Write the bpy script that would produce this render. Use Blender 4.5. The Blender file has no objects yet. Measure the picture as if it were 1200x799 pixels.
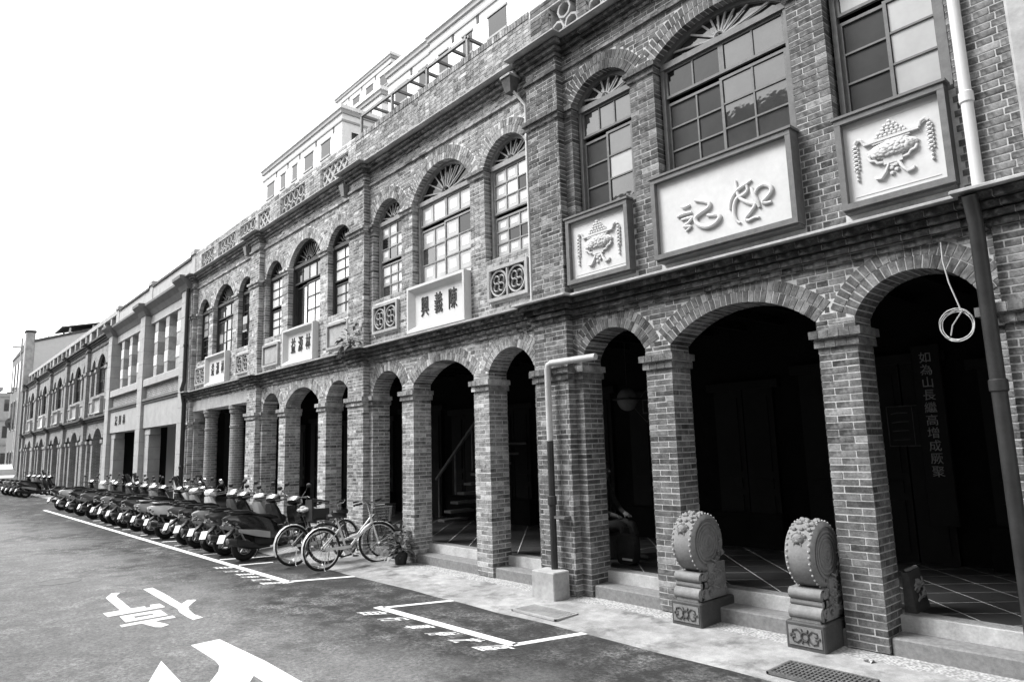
import bpy, bmesh, math, random
from mathutils import Vector, Matrix
R = random.Random(11)
rad = math.radians
SC = bpy.context.scene
COL = SC.collection

# ------------------------------------------------------------------ camera
PITCH, YAW, ROLL = .152268, .722665, -.0292266
CAMPOS = Vector((0, -6.45, 1.85))
_f = Vector((-math.cos(YAW)*math.cos(PITCH), math.sin(YAW)*math.cos(PITCH), math.sin(PITCH)))
_r0 = Vector((math.sin(YAW), math.cos(YAW), 0)); _u0 = _r0.cross(_f)
_r = math.cos(ROLL)*_r0 + math.sin(ROLL)*_u0
_u = -math.sin(ROLL)*_r0 + math.cos(ROLL)*_u0
cd = bpy.data.cameras.new('camera'); cam = bpy.data.objects.new('camera', cd); COL.objects.link(cam)
cam.matrix_world = Matrix(((_r.x, _u.x, -_f.x, CAMPOS.x), (_r.y, _u.y, -_f.y, CAMPOS.y), (_r.z, _u.z, -_f.z, CAMPOS.z), (0, 0, 0, 1)))
cd.sensor_width = 36; cd.lens = 24; cd.clip_end = 3000; cd.clip_start = .05
SC.camera = cam
SC.render.resolution_x, SC.render.resolution_y = 1024, 681
def ray(px, py):            # direction through a pixel of the 1200 x 799 photograph
    return (px-600)/800*_r - (py-399.5)/800*_u + _f
def gnd(px, py, z=-.05):    # the point of the level z seen at that pixel
    d = ray(px, py); return CAMPOS + d*((z-CAMPOS.z)/d.z)
def fac(px, py, y=0.):      # the point of the vertical plane y seen at that pixel
    d = ray(px, py); return CAMPOS + d*((y-CAMPOS.y)/d.y)
def pix(p):
    d = Vector(p)-CAMPOS; z = d.dot(_f)
    return (600+800*d.dot(_r)/z, 399.5-800*d.dot(_u)/z) if z > .1 else None

# ------------------------------------------------------------------ light
SUN_DIR = Vector((-.55, -.62, 1.0)).normalized()
el = math.asin(SUN_DIR.z); az = math.atan2(SUN_DIR.x, SUN_DIR.y)
W = bpy.data.worlds.new('World'); SC.world = W; W.use_nodes = True
nt = W.node_tree; bg = nt.nodes['Background']
sky = nt.nodes.new('ShaderNodeTexSky'); sky.sky_type = 'NISHITA'; sky.sun_disc = False
sky.sun_elevation = el; sky.sun_rotation = az; sky.air_density = 1.0; sky.dust_density = 1.0; sky.ozone_density = 1.0
bw = nt.nodes.new('ShaderNodeRGBToBW')
nt.links.new(sky.outputs[0], bw.inputs[0]); nt.links.new(bw.outputs[0], bg.inputs[0]); bg.inputs[1].default_value = .15
sl = bpy.data.lights.new('sun', 'SUN'); so = bpy.data.objects.new('sun', sl); COL.objects.link(so)
sl.energy = 1.5; sl.angle = rad(25); sl.color = (1, 1, 1)
so.rotation_euler = SUN_DIR.to_track_quat('Z', 'Y').to_euler(); so.location = (-20, -30, 40)
SC.view_settings.view_transform = 'Standard'; SC.view_settings.look = 'None'; SC.view_settings.gamma = 1
SC.view_settings.exposure = 1.95; SC.view_settings.use_curve_mapping = False

# ------------------------------------------------------------------ materials (a black-and-white place: greys only)
def _mat(name):
    m = bpy.data.materials.new(name); m.use_nodes = True
    n = m.node_tree; b = n.nodes['Principled BSDF']
    return m, n, b
def _coords(n, scale=1.):
    t = n.nodes.new('ShaderNodeTexCoord'); mp = n.nodes.new('ShaderNodeMapping')
    mp.inputs['Scale'].default_value = (scale,)*3
    n.links.new(t.outputs['Object'], mp.inputs[0]); return mp.outputs[0]
def _noise(n, vec, scale, detail=6, rough=.6):
    t = n.nodes.new('ShaderNodeTexNoise'); t.inputs['Scale'].default_value = scale
    t.inputs['Detail'].default_value = detail; t.inputs['Roughness'].default_value = rough
    n.links.new(vec, t.inputs['Vector']); return t.outputs['Fac']
def _map(n, v, a, b, c, d):
    t = n.nodes.new('ShaderNodeMapRange'); t.inputs[1].default_value = a; t.inputs[2].default_value = b
    t.inputs[3].default_value = c; t.inputs[4].default_value = d; n.links.new(v, t.inputs[0]); return t.outputs[0]
def _m(n, op, a, b):
    t = n.nodes.new('ShaderNodeMath'); t.operation = op
    for i, x in enumerate((a, b)):
        if isinstance(x, (int, float)): t.inputs[i].default_value = x
        else: n.links.new(x, t.inputs[i])
    return t.outputs[0]
def _mix(n, f, a, b):   # a + f*(b-a) on values
    t = n.nodes.new('ShaderNodeMix'); t.data_type = 'FLOAT'
    for i, x in zip((0, 2, 3), (f, a, b)):
        if isinstance(x, (int, float)): t.inputs[i].default_value = x
        else: n.links.new(x, t.inputs[i])
    return t.outputs[0]
def _bump(n, b, h, s, dist=.01):
    t = n.nodes.new('ShaderNodeBump'); t.inputs['Strength'].default_value = s; t.inputs['Distance'].default_value = dist
    n.links.new(h, t.inputs['Height']); n.links.new(t.outputs[0], b.inputs['Normal'])
def G(name, v, rough=.8, var=.25, scale=5., bump=.15, bscale=70., spec=.3, metal=0., coat=0., bd=.006):
    m, n, b = _mat(name); vec = _coords(n)
    a = _noise(n, vec, scale); c = _noise(n, vec, scale*7.3, 4)
    k = _m(n, 'ADD', _map(n, a, .25, .75, 1-var, 1+var), _map(n, c, .3, .7, -var*.4, var*.4))
    col = _m(n, 'MULTIPLY', k, v)
    n.links.new(col, b.inputs['Base Color'])
    b.inputs['Roughness'].default_value = rough; b.inputs['Specular IOR Level'].default_value = spec
    b.inputs['Metallic'].default_value = metal; b.inputs['Coat Weight'].default_value = coat
    if bump: _bump(n, b, _noise(n, vec, bscale, 4), bump, bd)
    return m
def brick_mat(name, gain, smear, mort):
    m, n, b = _mat(name); vec = _coords(n)
    at = n.nodes.new('ShaderNodeAttribute'); at.attribute_name = 'tone'
    t = n.nodes.new('ShaderNodeTexCoord')
    big = _noise(n, vec, 1.1, 5, .65); mid = _noise(n, vec, 9, 6, .7); fine = _noise(n, vec, 60, 5, .7)
    v = _m(n, 'MULTIPLY', at.outputs['Fac'], gain)
    v = _m(n, 'MULTIPLY', v, _map(n, mid, .3, .7, .55, 1.45)); v = _m(n, 'MULTIPLY', v, _map(n, fine, .25, .75, .55, 1.5))
    v = _m(n, 'MULTIPLY', v, _map(n, big, .3, .7, .8, 1.2))
    s = _m(n, 'MULTIPLY', _map(n, big, .42, .66, .2, 1.), _map(n, mid, .48, .66, 0., smear))   # lime wash and mortar smears left on the faces
    v = _mix(n, s, v, mort)
    n.links.new(v, b.inputs['Base Color']); b.inputs['Roughness'].default_value = .92; b.inputs['Specular IOR Level'].default_value = .15
    _bump(n, b, _m(n, 'ADD', fine, mid), .5, .004)
    return m
M = {}
M['brickA'] = brick_mat('brick_dark', .78, .45, .36)
M['brickB'] = brick_mat('brick_grey', 1.5, .65, .48)
M['brickC'] = brick_mat('brick_pale', 2.0, .75, .54)
M['mortar'] = G('mortar', .46, .95, .3, 6, .4, 90, .1)
M['mortarC'] = G('mortar_pale', .6, .95, .3, 6, .4, 90, .1)
M['cement'] = G('cement', .34, .9, .3, 3, .3, 60, .2)
M['cement_dark'] = G('cement_dark', .085, .9, .5, 3, .3, 60, .2)
M['render'] = G('lime_render', .54, .8, .10, 2.5, .12, 50, .2)
M['wood'] = G('window_timber', .115, .6, .25, 14, .15, 40, .35)
M['woodL'] = G('window_timber_pale', .22, .6, .3, 14, .15, 40, .35)
M['woodD'] = G('window_timber_dark', .035, .6, .25, 14, .15, 40, .35)
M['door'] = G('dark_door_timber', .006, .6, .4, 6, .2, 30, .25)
M['gloom'] = G('gloom_plaster', .008, .9, .4, 2, .2, 30, .1)  # arcade interior shade put into the colour as a near-black base
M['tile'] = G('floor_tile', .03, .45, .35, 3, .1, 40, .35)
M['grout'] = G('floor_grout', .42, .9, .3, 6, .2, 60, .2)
M['granite'] = G('granite_step', .185, .85, .3, 25, .3, 120, .25)
M['carved'] = G('carved_stone', .19, .75, .3, 7, .3, 60, .3)
M['carvedD'] = G('carved_stone_dark', .06, .7, .3, 7, .3, 60, .3)
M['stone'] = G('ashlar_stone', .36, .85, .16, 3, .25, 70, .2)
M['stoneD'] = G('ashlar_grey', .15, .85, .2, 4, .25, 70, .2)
M['stoneW'] = G('rough_white_brick', .6, .85, .25, 20, .6, 30, .2)
M['white'] = G('white_paint', .54, .5, .06, 4, .05, 60, .4)
M['pvc'] = G('grey_plastic_pipe', .42, .45, .15, 4, .05, 60, .4)
M['pvcD'] = G('dark_pipe', .022, .5, .4, 6, .15, 40, .4)
M['steel'] = G('painted_steel', .12, .5, .4, 8, .1, 60, .5)
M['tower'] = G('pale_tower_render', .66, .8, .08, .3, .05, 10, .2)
M['towerD'] = G('tower_grey_band', .3, .8, .1, .3, .05, 10, .2)  # mid-grey of the bands, lintels and sills
M['leaf'] = G('leaf', .11, .5, .5, 12, .1, 60, .4)
M['paint'] = G('road_paint', .80, .7, .10, 9, .3, 200, .3)
def glass(name, v, rough=.04, spec=.6, coat=0., var=.3, wav=.0, ior=1.5):
    m, n, b = _mat(name); vec = _coords(n)
    n.links.new(_m(n, 'MULTIPLY', _map(n, _noise(n, vec, 3.), .3, .7, 1-var, 1+var), v), b.inputs['Base Color'])
    b.inputs['Roughness'].default_value = rough; b.inputs['Specular IOR Level'].default_value = spec
    b.inputs['IOR'].default_value = ior
    if wav: _bump(n, b, _noise(n, vec, 6, 2), wav, .02)
    return m
M['gdark'] = glass('dark_glass', .01, .05, .5, wav=.06)
M['gscreen'] = glass('insect_screen', .022, .6, .2)
M['gsky'] = glass('reflecting_glass', .045, .03, .6, wav=.05, ior=1.75)
M['gpale'] = glass('pale_glass', .36, .15, .6, var=.12)
M['gwhite'] = glass('white_glass', .72, .2, .6, var=.1)  # even white base for the brightest panes
M['gfrost'] = glass('frosted_glass', .40, .3, .5, var=.2)
def brick_tex(name, c1, c2, mo):
    m, n, b = _mat(name)
    t = n.nodes.new('ShaderNodeTexCoord'); sx = n.nodes.new('ShaderNodeSeparateXYZ'); n.links.new(t.outputs['Object'], sx.inputs[0])
    cx = n.nodes.new('ShaderNodeCombineXYZ'); n.links.new(_m(n, 'ADD', sx.outputs[0], sx.outputs[1]), cx.inputs[0]); n.links.new(sx.outputs[2], cx.inputs[1])
    br = n.nodes.new('ShaderNodeTexBrick'); n.links.new(cx.outputs[0], br.inputs['Vector'])
    br.inputs['Scale'].default_value = 1; br.inputs['Brick Width'].default_value = .236; br.inputs['Row Height'].default_value = .064; br.inputs['Mortar Size'].default_value = .009
    for i, c in ((1, c1), (2, c2), (3, mo)): br.inputs[i].default_value = (c, c, c, 1)
    g = n.nodes.new('ShaderNodeRGBToBW'); n.links.new(br.outputs[0], g.inputs[0])
    vec = _coords(n)
    v = _m(n, 'MULTIPLY', g.outputs[0], _map(n, _noise(n, vec, 2.2), .3, .7, .75, 1.25))
    n.links.new(v, b.inputs['Base Color']); b.inputs['Roughness'].default_value = .92; b.inputs['Specular IOR Level'].default_value = .15
    return m
M['brickF'] = brick_tex('far_brickwork', .15, .22, .36)

# ------------------------------------------------------------------ mesh helpers
class MB:
    def __init__(s): s.v = []; s.f = []; s.t = []; s.m = []
    def add(s, vs, fs, tone=0., mi=0):
        o = len(s.v); s.v += [tuple(p) for p in vs]
        for q in fs: s.f.append(tuple(i+o for i in q)); s.t.append(tone); s.m.append(mi)
        return s
    def hexa(s, c, tone=0., mi=0):   # 8 corners: bottom 4 ccw, top 4 ccw
        return s.add(c, ((0,3,2,1),(4,5,6,7),(0,1,5,4),(1,2,6,5),(2,3,7,6),(3,0,4,7)), tone, mi)
    def box(s, x0, x1, y0, y1, z0, z1, tone=0., mi=0):
        return s.hexa(((x0,y0,z0),(x1,y0,z0),(x1,y1,z0),(x0,y1,z0),(x0,y0,z1),(x1,y0,z1),(x1,y1,z1),(x0,y1,z1)), tone, mi)
    def bbox(s, x0, x1, y0, y1, z0, z1, b=.01, mi=0):   # box with chamfered edges on the top and the vertical corners
        pr = lambda k: [(x0+k,y0),(x1-k,y0),(x1,y0+k),(x1,y1-k),(x1-k,y1),(x0+k,y1),(x0,y1-k),(x0,y0+k)]
        p = pr(b); q = [(x+(b if x < (x0+x1)/2 else -b)*.9, y+(b if y < (y0+y1)/2 else -b)*.9) for x, y in p]
        vs = [(x,y,z0) for x,y in p]+[(x,y,z1-b) for x,y in p]+[(x,y,z1) for x,y in q]
        fs = [tuple(range(7,-1,-1)), tuple(range(16,24))]
        for l in (0, 8): fs += [(l+i, l+(i+1)%8, l+8+(i+1)%8, l+8+i) for i in range(8)]
        return s.add(vs, fs, 0, mi)
    def beam(s, a, b, w, h, mi=0, up=(0,0,1)):
        a = Vector(a); b = Vector(b); d = (b-a).normalized(); up = Vector(up)
        r = d.cross(up)
        if r.length < 1e-4: r = d.cross(Vector((1,0,0)))
        r.normalize(); u = r.cross(d)
        c = [a-r*w/2-u*h/2, a+r*w/2-u*h/2, b+r*w/2-u*h/2, b-r*w/2-u*h/2, a-r*w/2+u*h/2, a+r*w/2+u*h/2, b+r*w/2+u*h/2, b-r*w/2+u*h/2]
        return s.hexa(c, 0, mi)
    def tube(s, pts, r, n=8, mi=0, closed=False, cap=True):
        pts = [Vector(p) for p in pts]; N = len(pts); vs = []; prev = None
        for i, p in enumerate(pts):
            a = pts[i-1] if (i or closed) else p; b = pts[(i+1) % N] if (i < N-1 or closed) else p
            d = (b-a).normalized()
            ref = prev if prev is not None else (Vector((0,0,1)) if abs(d.z) < .9 else Vector((1,0,0)))
            x = (ref - d*ref.dot(d))
            if x.length < 1e-5: x = d.orthogonal()
            x.normalize(); y = d.cross(x); prev = x
            rr = r[i] if isinstance(r, (list, tuple)) else r
            vs += [p + x*math.cos(2*math.pi*k/n)*rr + y*math.sin(2*math.pi*k/n)*rr for k in range(n)]
        fs = []
        for i in range(N if closed else N-1):
            j = (i+1) % N
            fs += [(i*n+k, i*n+(k+1) % n, j*n+(k+1) % n, j*n+k) for k in range(n)]
        if cap and not closed: fs += [tuple(range(n-1,-1,-1)), tuple(range((N-1)*n, N*n))]
        return s.add(vs, fs, 0, mi)
    def lathe(s, prof, c=(0,0,0), ax='z', n=16, mi=0):   # prof [(r, h)]
        vs = []
        for r_, h in prof:
            for k in range(n):
                a = 2*math.pi*k/n; p, q = r_*math.cos(a), r_*math.sin(a)
                v = {'z': (p,q,h), 'x': (h,p,q), 'y': (q,h,p)}[ax]
                vs.append((v[0]+c[0], v[1]+c[1], v[2]+c[2]))
        fs = [(i*n+k, i*n+(k+1) % n, (i+1)*n+(k+1) % n, (i+1)*n+k) for i in range(len(prof)-1) for k in range(n)]
        fs += [tuple(range(n-1,-1,-1)), tuple(range((len(prof)-1)*n, len(prof)*n))]
        return s.add(vs, fs, 0, mi)
    def ball(s, c, rx, ry=None, rz=None, n=8, m=5, mi=0):
        ry = ry or rx; rz = rz or rx
        vs = [(c[0], c[1], c[2]-rz)]
        for i in range(1, m):
            t = -math.pi/2+math.pi*i/m
            vs += [(c[0]+rx*math.cos(t)*math.cos(2*math.pi*k/n), c[1]+ry*math.cos(t)*math.sin(2*math.pi*k/n), c[2]+rz*math.sin(t)) for k in range(n)]
        vs.append((c[0], c[1], c[2]+rz)); L = len(vs)-1
        fs = [(0, 1+(k+1) % n, 1+k) for k in range(n)] + [(L, 1+(m-2)*n+k, 1+(m-2)*n+(k+1) % n) for k in range(n)]
        fs += [(1+i*n+k, 1+i*n+(k+1) % n, 1+(i+1)*n+(k+1) % n, 1+(i+1)*n+k) for i in range(m-2) for k in range(n)]
        return s.add(vs, fs, 0, mi)
    def prism(s, poly, d0, d1, ax='y', mi=0):   # 2-D outline (a, b) swept along ax
        P = {'y': lambda a,b,d: (a,d,b), 'z': lambda a,b,d: (a,b,d), 'x': lambda a,b,d: (d,a,b)}[ax]
        n = len(poly); vs = [P(a,b,d0) for a,b in poly]+[P(a,b,d1) for a,b in poly]
        fs = [tuple(range(n)), tuple(range(2*n-1, n-1, -1))] + [(i, n+i, n+(i+1) % n, (i+1) % n) for i in range(n)]
        return s.add(vs, fs, 0, mi)
    def loft(s, rings, mi=0, cap=True):
        n = len(rings[0]); vs = [p for r_ in rings for p in r_]
        fs = [(i*n+k, i*n+(k+1) % n, (i+1)*n+(k+1) % n, (i+1)*n+k) for i in range(len(rings)-1) for k in range(n)]
        if cap: fs += [tuple(range(n-1,-1,-1)), tuple(range((len(rings)-1)*n, len(rings)*n))]
        return s.add(vs, fs, 0, mi)
    def build(s, name, mat, parent=None, smooth=False, fix=False):
        me = bpy.data.meshes.new(name); me.from_pydata(s.v, [], s.f)
        mats = mat if isinstance(mat, (list, tuple)) else [mat]
        for m_ in mats: me.materials.append(M[m_] if isinstance(m_, str) else m_)
        if len(mats) > 1: me.polygons.foreach_set('material_index', s.m)
        if any(s.t):
            a = me.attributes.new('tone', 'FLOAT', 'FACE'); a.data.foreach_set('value', s.t)
        if fix:
            bm = bmesh.new(); bm.from_mesh(me); bmesh.ops.recalc_face_normals(bm, faces=bm.faces); bm.to_mesh(me); bm.free()
        if smooth: me.polygons.foreach_set('use_smooth', [True]*len(me.polygons)); me.set_sharp_from_angle(angle=rad(38))
        me.update()
        o = bpy.data.objects.new(name, me); COL.objects.link(o)
        if parent: o.parent = parent
        return o
def tag(o, label=None, cat=None, group=None, kind=None):
    if label: o['label'] = label
    if cat: o['category'] = cat
    if group: o['group'] = group
    if kind: o['kind'] = kind
    return o
def thing(name, label, cat, loc=(0,0,0), rz=0., group=None):
    o = bpy.data.objects.new(name, None); COL.objects.link(o); o.location = loc; o.rotation_euler = (0,0,rz); o.empty_display_size = .2
    return tag(o, label, cat, group)
def dup(o, parent=None):
    c = o.copy(); COL.objects.link(c); c.parent = parent
    for ch in list(o.children): dup(ch, c)
    return c
def text_mesh(txt, size, depth, name, mat, parent=None, bold=0.):
    cu = bpy.data.curves.new(name, 'FONT'); cu.body = txt; cu.size = size; cu.extrude = depth; cu.offset = bold; cu.align_x = 'CENTER'; cu.align_y = 'CENTER'
    o = bpy.data.objects.new(name, cu); COL.objects.link(o)
    bpy.context.view_layer.update()
    me = bpy.data.meshes.new_from_object(o.evaluated_get(bpy.context.evaluated_depsgraph_get()))
    bpy.data.objects.remove(o); bpy.data.curves.remove(cu)
    me.name = name; me.materials.clear(); me.materials.append(M[mat])
    n = bpy.data.objects.new(name, me); COL.objects.link(n); n.parent = parent
    return n
# ------------------------------------------------------------------ brick shophouses
CO = .0635; BS, BH, BJ = .222, .105, .0125
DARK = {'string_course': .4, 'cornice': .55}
class House:
    def __init__(s, name, label, x0, P, brick, mortar, seed, group):
        s.root = thing(name, label, 'house', (x0, 0, 0), 0, group); s.x0 = x0; s.P = P; s.brick = brick; s.mortar = mortar
        s.bricks = []; s.parts = {}; s.R = random.Random(seed)
    def core(s, part): return s.parts.setdefault(part, MB())
    def tone(s):
        r = s.R.random()
        return s.R.uniform(.06, .09) if r < .10 else s.R.uniform(.22, .3) if r < .17 else s.R.gauss(.14, .026)
    def put(s, c, part='wall', j=.0022):
        g = s.R.uniform
        dy = g(-j, j)
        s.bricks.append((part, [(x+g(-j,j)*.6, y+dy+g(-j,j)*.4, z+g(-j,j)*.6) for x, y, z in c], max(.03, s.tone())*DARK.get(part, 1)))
    def bb(s, x0, x1, y0, y1, z0, z1, part='wall'):
        s.put(((x0,y0,z0),(x1,y0,z0),(x1,y1,z0),(x0,y1,z0),(x0,y0,z1),(x1,y0,z1),(x1,y1,z1),(x0,y1,z1)), part)
    def rows(s, z0, z1):
        n = max(1, round((z1-z0)/CO)); c = (z1-z0)/n
        return [(k, z0+k*c+.0062, z0+(k+1)*c-.0062) for k in range(n)]
    def face(s, u0, u1, z0, z1, y, depth, excl=None, part='wall', pat='SH'):
        for k, a, b in s.rows(z0, z1):
            L = {'SH': (BS, BH), 'S': (BS, BS), 'H': (BH, BH)}[pat]
            u = u0 - (k % 2)*(L[0]+L[1])*.5*(1 if pat != 'SH' else .94) - s.R.uniform(0, .01); i = 0
            ex = excl((a+b)/2) if excl else []
            while u < u1:
                w = L[i % 2]; p, q = max(u, u0), min(u+w, u1); u += w+BJ; i += 1
                segs = [(p, q)]
                for e0, e1 in ex:
                    n = []
                    for g0, g1 in segs:
                        if e1 <= g0 or e0 >= g1: n.append((g0, g1)); continue
                        if e0 > g0: n.append((g0, e0-.006))
                        if e1 < g1: n.append((e1+.006, g1))
                    segs = n
                for g0, g1 in segs:
                    if g1-g0 > .022: s.bb(g0, g1, y, y+depth, a, b, part)
    def column(s, x0, x1, y0, y1, z0, z1, part='column'):   # pinwheel courses
        w = x1-x0; d = y1-y0; hb = BH
        for k, a, b in s.rows(z0, z1):
            X = lambda x: (x0+x) if k % 2 == 0 else (x1-x)
            def B(p, q, r_, t):
                m, n = sorted((X(p), X(q))); s.bb(m, n, y0+r_, y0+t, a, b, part)
            sp = w-hb-BJ
            if d > .3:
                B(0, sp, 0, hb); B(w-hb, w, 0, d-hb-BJ); B(hb+BJ, w, d-hb, d); B(0, hb, hb+BJ, d)
            else:
                B(0, sp, 0, d); B(w-hb, w, 0, d)
        s.core(part).box(x0+.004, x1-.004, y0+.004, y1-.004, z0, z1)
    def band(s, x0, x1, y0, y1, z0, z1, part, L=BS):   # a projecting moulding course
        n = max(1, round((x1-x0)/L)); w = (x1-x0)/n
        for i in range(n): s.bb(x0+i*w+.004, x0+(i+1)*w-.004, y0, y1, z0, z1, part)
        s.core(part).box(x0+.008, x1-.008, y0+.007, y1-.004, z0+.004, z1-.004)
    def impost(s, x0, x1, y0, y1, z0, z1, part, l=1, r=1):
        m = z0+(z1-z0)*.46
        s.band(x0-.03*l, x1+.03*r, y0-.03, y1+.02, z0, m, part, BH); s.band(x0-.062*l, x1+.062*r, y0-.062, y1+.02, m+.012, z1, part, BH)
        s.core(part).box(x0-.025*l, x1+.025*r, y0-.022, y1+.01, z0, z1)
    def arch(s, u0, u1, zs, zc, y0, y1, part='wall', rings=2, rt=.112):
        c, Rr, th = arc(u0, u1, zs, zc)
        for g in range(rings):
            ra = Rr+g*(rt+.006); rb = ra+rt; n = max(5, round(2*th*(ra+rb)/2/.066))
            for i in range(n):
                t0 = -th+2*th*(i+.095)/n; t1 = -th+2*th*(i+.905)/n
                P_ = lambda r_, t, y: (c[0]+r_*math.sin(t), y, c[1]+r_*math.cos(t))
                yy = y0-.0015-.001*g; yb = y1 if g == 0 else y0+.1
                ri = ra-.004 if g == 0 else ra
                s.put((P_(ri,t0,yy),P_(ri,t1,yy),P_(ri,t1,yb),P_(ri,t0,yb),P_(rb,t0,yy),P_(rb,t1,yy),P_(rb,t1,yb),P_(rb,t0,yb)), part)
    def finish(s, single=0):
        o = {k: m.build(k.split('#')[0], s.mortar, s.root) for k, m in s.parts.items()}
        idx = []
        if single:
            for i, (p, c, t) in enumerate(s.bricks):
                if min(v[1] for v in c) > .02: continue
                a = pix((c[0][0]+s.x0, c[0][1], c[0][2])); b = pix((c[6][0]+s.x0, c[0][1], c[6][2]))
                if a and b and 0 < a[0] < 1200 and 0 < a[1] < 799: idx.append((abs((a[0]-b[0])*(a[1]-b[1])), i))
            idx = [i for _, i in sorted(idx, reverse=True)[:single]]
        st = set(idx); mb = MB()
        for i, (p, c, t) in enumerate(s.bricks):
            if i in st:
                m = [sum(v[k] for v in c)/8 for k in range(3)]
                b = MB().hexa([(x-m[0], y-m[1], z-m[2]) for x, y, z in c], t).build('brick', s.brick, o.get(p) or s.root); b.location = m
            else: mb.hexa(c, t)
        if mb.v: tag(mb.build('brickwork', s.brick, s.root), kind='stuff')
        return o
def arc(u0, u1, zs, zc):
    h = (u1-u0)/2; r = zc-zs; Rr = (h*h+r*r)/(2*r); return ((u0+u1)/2, zc-Rr), Rr, math.asin(min(1, h/Rr)) if r <= h else math.pi-math.asin(h/Rr)
def arch_z(u, op):
    u0, u1, zs, zc = op; c, Rr, th = arc(*op); return c[1]+math.sqrt(max(0, Rr*Rr-(u-c[0])**2))
def arch_slab(mb, ua, ub, ops, z0, z1, y0, y1, mi=0):   # wall with arched heads cut into its lower edge
    us = {ua, ub}
    for a, b, zs, zc in ops:
        for i in range(17): us.add(a+(b-a)*(.5-.5*math.cos(math.pi*i/16)))
    us = sorted(us)
    for p, q in zip(us, us[1:]):
        m = (p+q)/2; op = next((o for o in ops if o[0] < m < o[1]), None)
        a, b = (arch_z(p, op), arch_z(q, op)) if op else (z0, z0)
        mb.hexa(((p,y0,a),(q,y0,b),(q,y1,b),(p,y1,a),(p,y0,z1),(q,y0,z1),(q,y1,z1),(p,y1,z1)), 0, mi)
def ring_excl(ops, t=.238):
    def f(z):
        r_ = []
        for a, b, zs, zc in ops:
            c, Rr, th = arc(a, b, zs, zc); Ro = Rr+t
            if z < c[1]+Ro and z > zs-.03:
                w = math.sqrt(max(0, Ro*Ro-(z-c[1])**2))
                we = (z-c[1])*math.tan(th) if th < 1.5 and z < c[1]+Ro*math.cos(th) else w   # below the skewback the ring ends on a radial line
                w = min(w, max(we, (b-a)/2)); r_.append((c[0]-w, c[0]+w))
        return r_
    return f

# ---- windows
PIN = {}
def window(h, u0, u1, z0, zt, op, wood, blocks, fan=('gdark', 5), y=.15, fmat=None, seed=0, hub=.2):
    """timber window in an arched opening: frame, sashes in blocks (a, b, z, z, cols, rows, [pane kinds], depth), fanlight above zt"""
    rr = random.Random(seed); fr = MB(); fb = MB(); t = .05
    fr.box(u0, u0+t, y-.04, y+.05, z0, zt); fr.box(u1-t, u1, y-.04, y+.05, z0, zt)
    fr.box(u0, u1, y-.055, y+.05, z0-.045, z0); fr.box(u0, u1, y-.05, y+.052, zt, zt+.075)
    panes = []
    for ua, ub, za, zb, nc, nr, kinds, dy in blocks:
        yy = y+dy; e = .032
        fr.box(ua, ua+e, yy-.018, yy+.02, za, zb); fr.box(ub-e, ub, yy-.018, yy+.02, za, zb)
        fr.box(ua+e, ub-e, yy-.018, yy+.02, za, za+e); fr.box(ua+e, ub-e, yy-.018, yy+.02, zb-e, zb)
        cw = (ub-ua-2*e)/nc; ch = (zb-za-2*e)/nr
        for i in range(1, nc): fr.box(ua+e+i*cw-.01, ua+e+i*cw+.01, yy-.014, yy+.018, za+e, zb-e)
        for k in range(1, nr): fr.box(ua+e, ub-e, yy-.0155, yy+.016, za+e+k*ch-.01, za+e+k*ch+.01)
        for i in range(nc):
            for k in range(nr):
                kd = kinds[(k*nc+i) % len(kinds)] if not callable(kinds) else kinds(i, k)
                panes.append((kd, ua+e+i*cw+.006, ua+e+(i+1)*cw-.006, za+e+k*ch+.006, za+e+(k+1)*ch-.006, yy))
    zf = zt+.075; a, b, zs, zc = op; c, Rr, th = arc(*op)
    cu = (a+b)/2; pts = []
    for i in range(19):
        u = a+.004+(b-a-.008)*(.5-.5*math.cos(math.pi*i/18)); z = arch_z(u, op)-.004
        if z > zf: pts.append((u, z))
    N = len(pts); sh = lambda p, k: (cu+(p[0]-cu)*(1-k/((b-a)/2)), max(zf, p[1]-k))
    for p, q in zip(pts, pts[1:]):
        p2, q2 = sh(p, .05), sh(q, .05)
        fr.hexa(((p2[0],y-.04,p2[1]),(q2[0],y-.04,q2[1]),(q2[0],y+.05,q2[1]),(p2[0],y+.05,p2[1]),(p[0],y-.04,p[1]),(q[0],y-.04,q[1]),(q[0],y+.05,q[1]),(p[0],y+.05,p[1])))
    hr = hub*(zc-zf)
    if hr > .01:
        arcp = [(cu+hr*math.cos(math.pi*i/10), y-.012, zf+hr*math.sin(math.pi*i/10)) for i in range(11)]
        fb.tube(arcp, .016, 4)
        n = fan[1]
        for i in range(n):
            an = math.pi*(i+.5)/n; dx, dz = math.cos(an), math.sin(an); L = hr
            while L < 2:
                u, z = cu+dx*(L+.02), zf+dz*(L+.02)
                if not (a+.05 < u < b-.05) or z > arch_z(u, op)-.05: break
                L += .02
            fb.beam((cu+dx*hr, y-.008, zf+dz*hr), (cu+dx*L, y-.008, zf+dz*L), .022, .02, up=(0,1,0))
    w = fr.build('window', wood, h.root)
    if fb.v: fb.build('sunburst_bars', fmat or wood, w)
    if N > 2:
        PP = [sh(p, .03) for p in pts]; PP = [(PP[0][0], zf)]+PP+[(PP[-1][0], zf)]
        MB().prism(PP, y+.02, y+.026, 'y').build('fanlight_pane', fan[0], w, fix=True)
    for kd, p, q, r_, s_, yy in panes:
        m = MB(); m.box(p, q, yy, yy+.006, r_, s_)
        if kd == 'gfrost':
            e = .24*(q-p); m.box(p+e, q-e, yy-.003, yy+.001, r_+e*.9, s_-e*.9, 0, 1); m.build('pane', ['gfrost', 'gwhite'], w)
        else: m.build('pane', kd, w)
    return w

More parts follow.
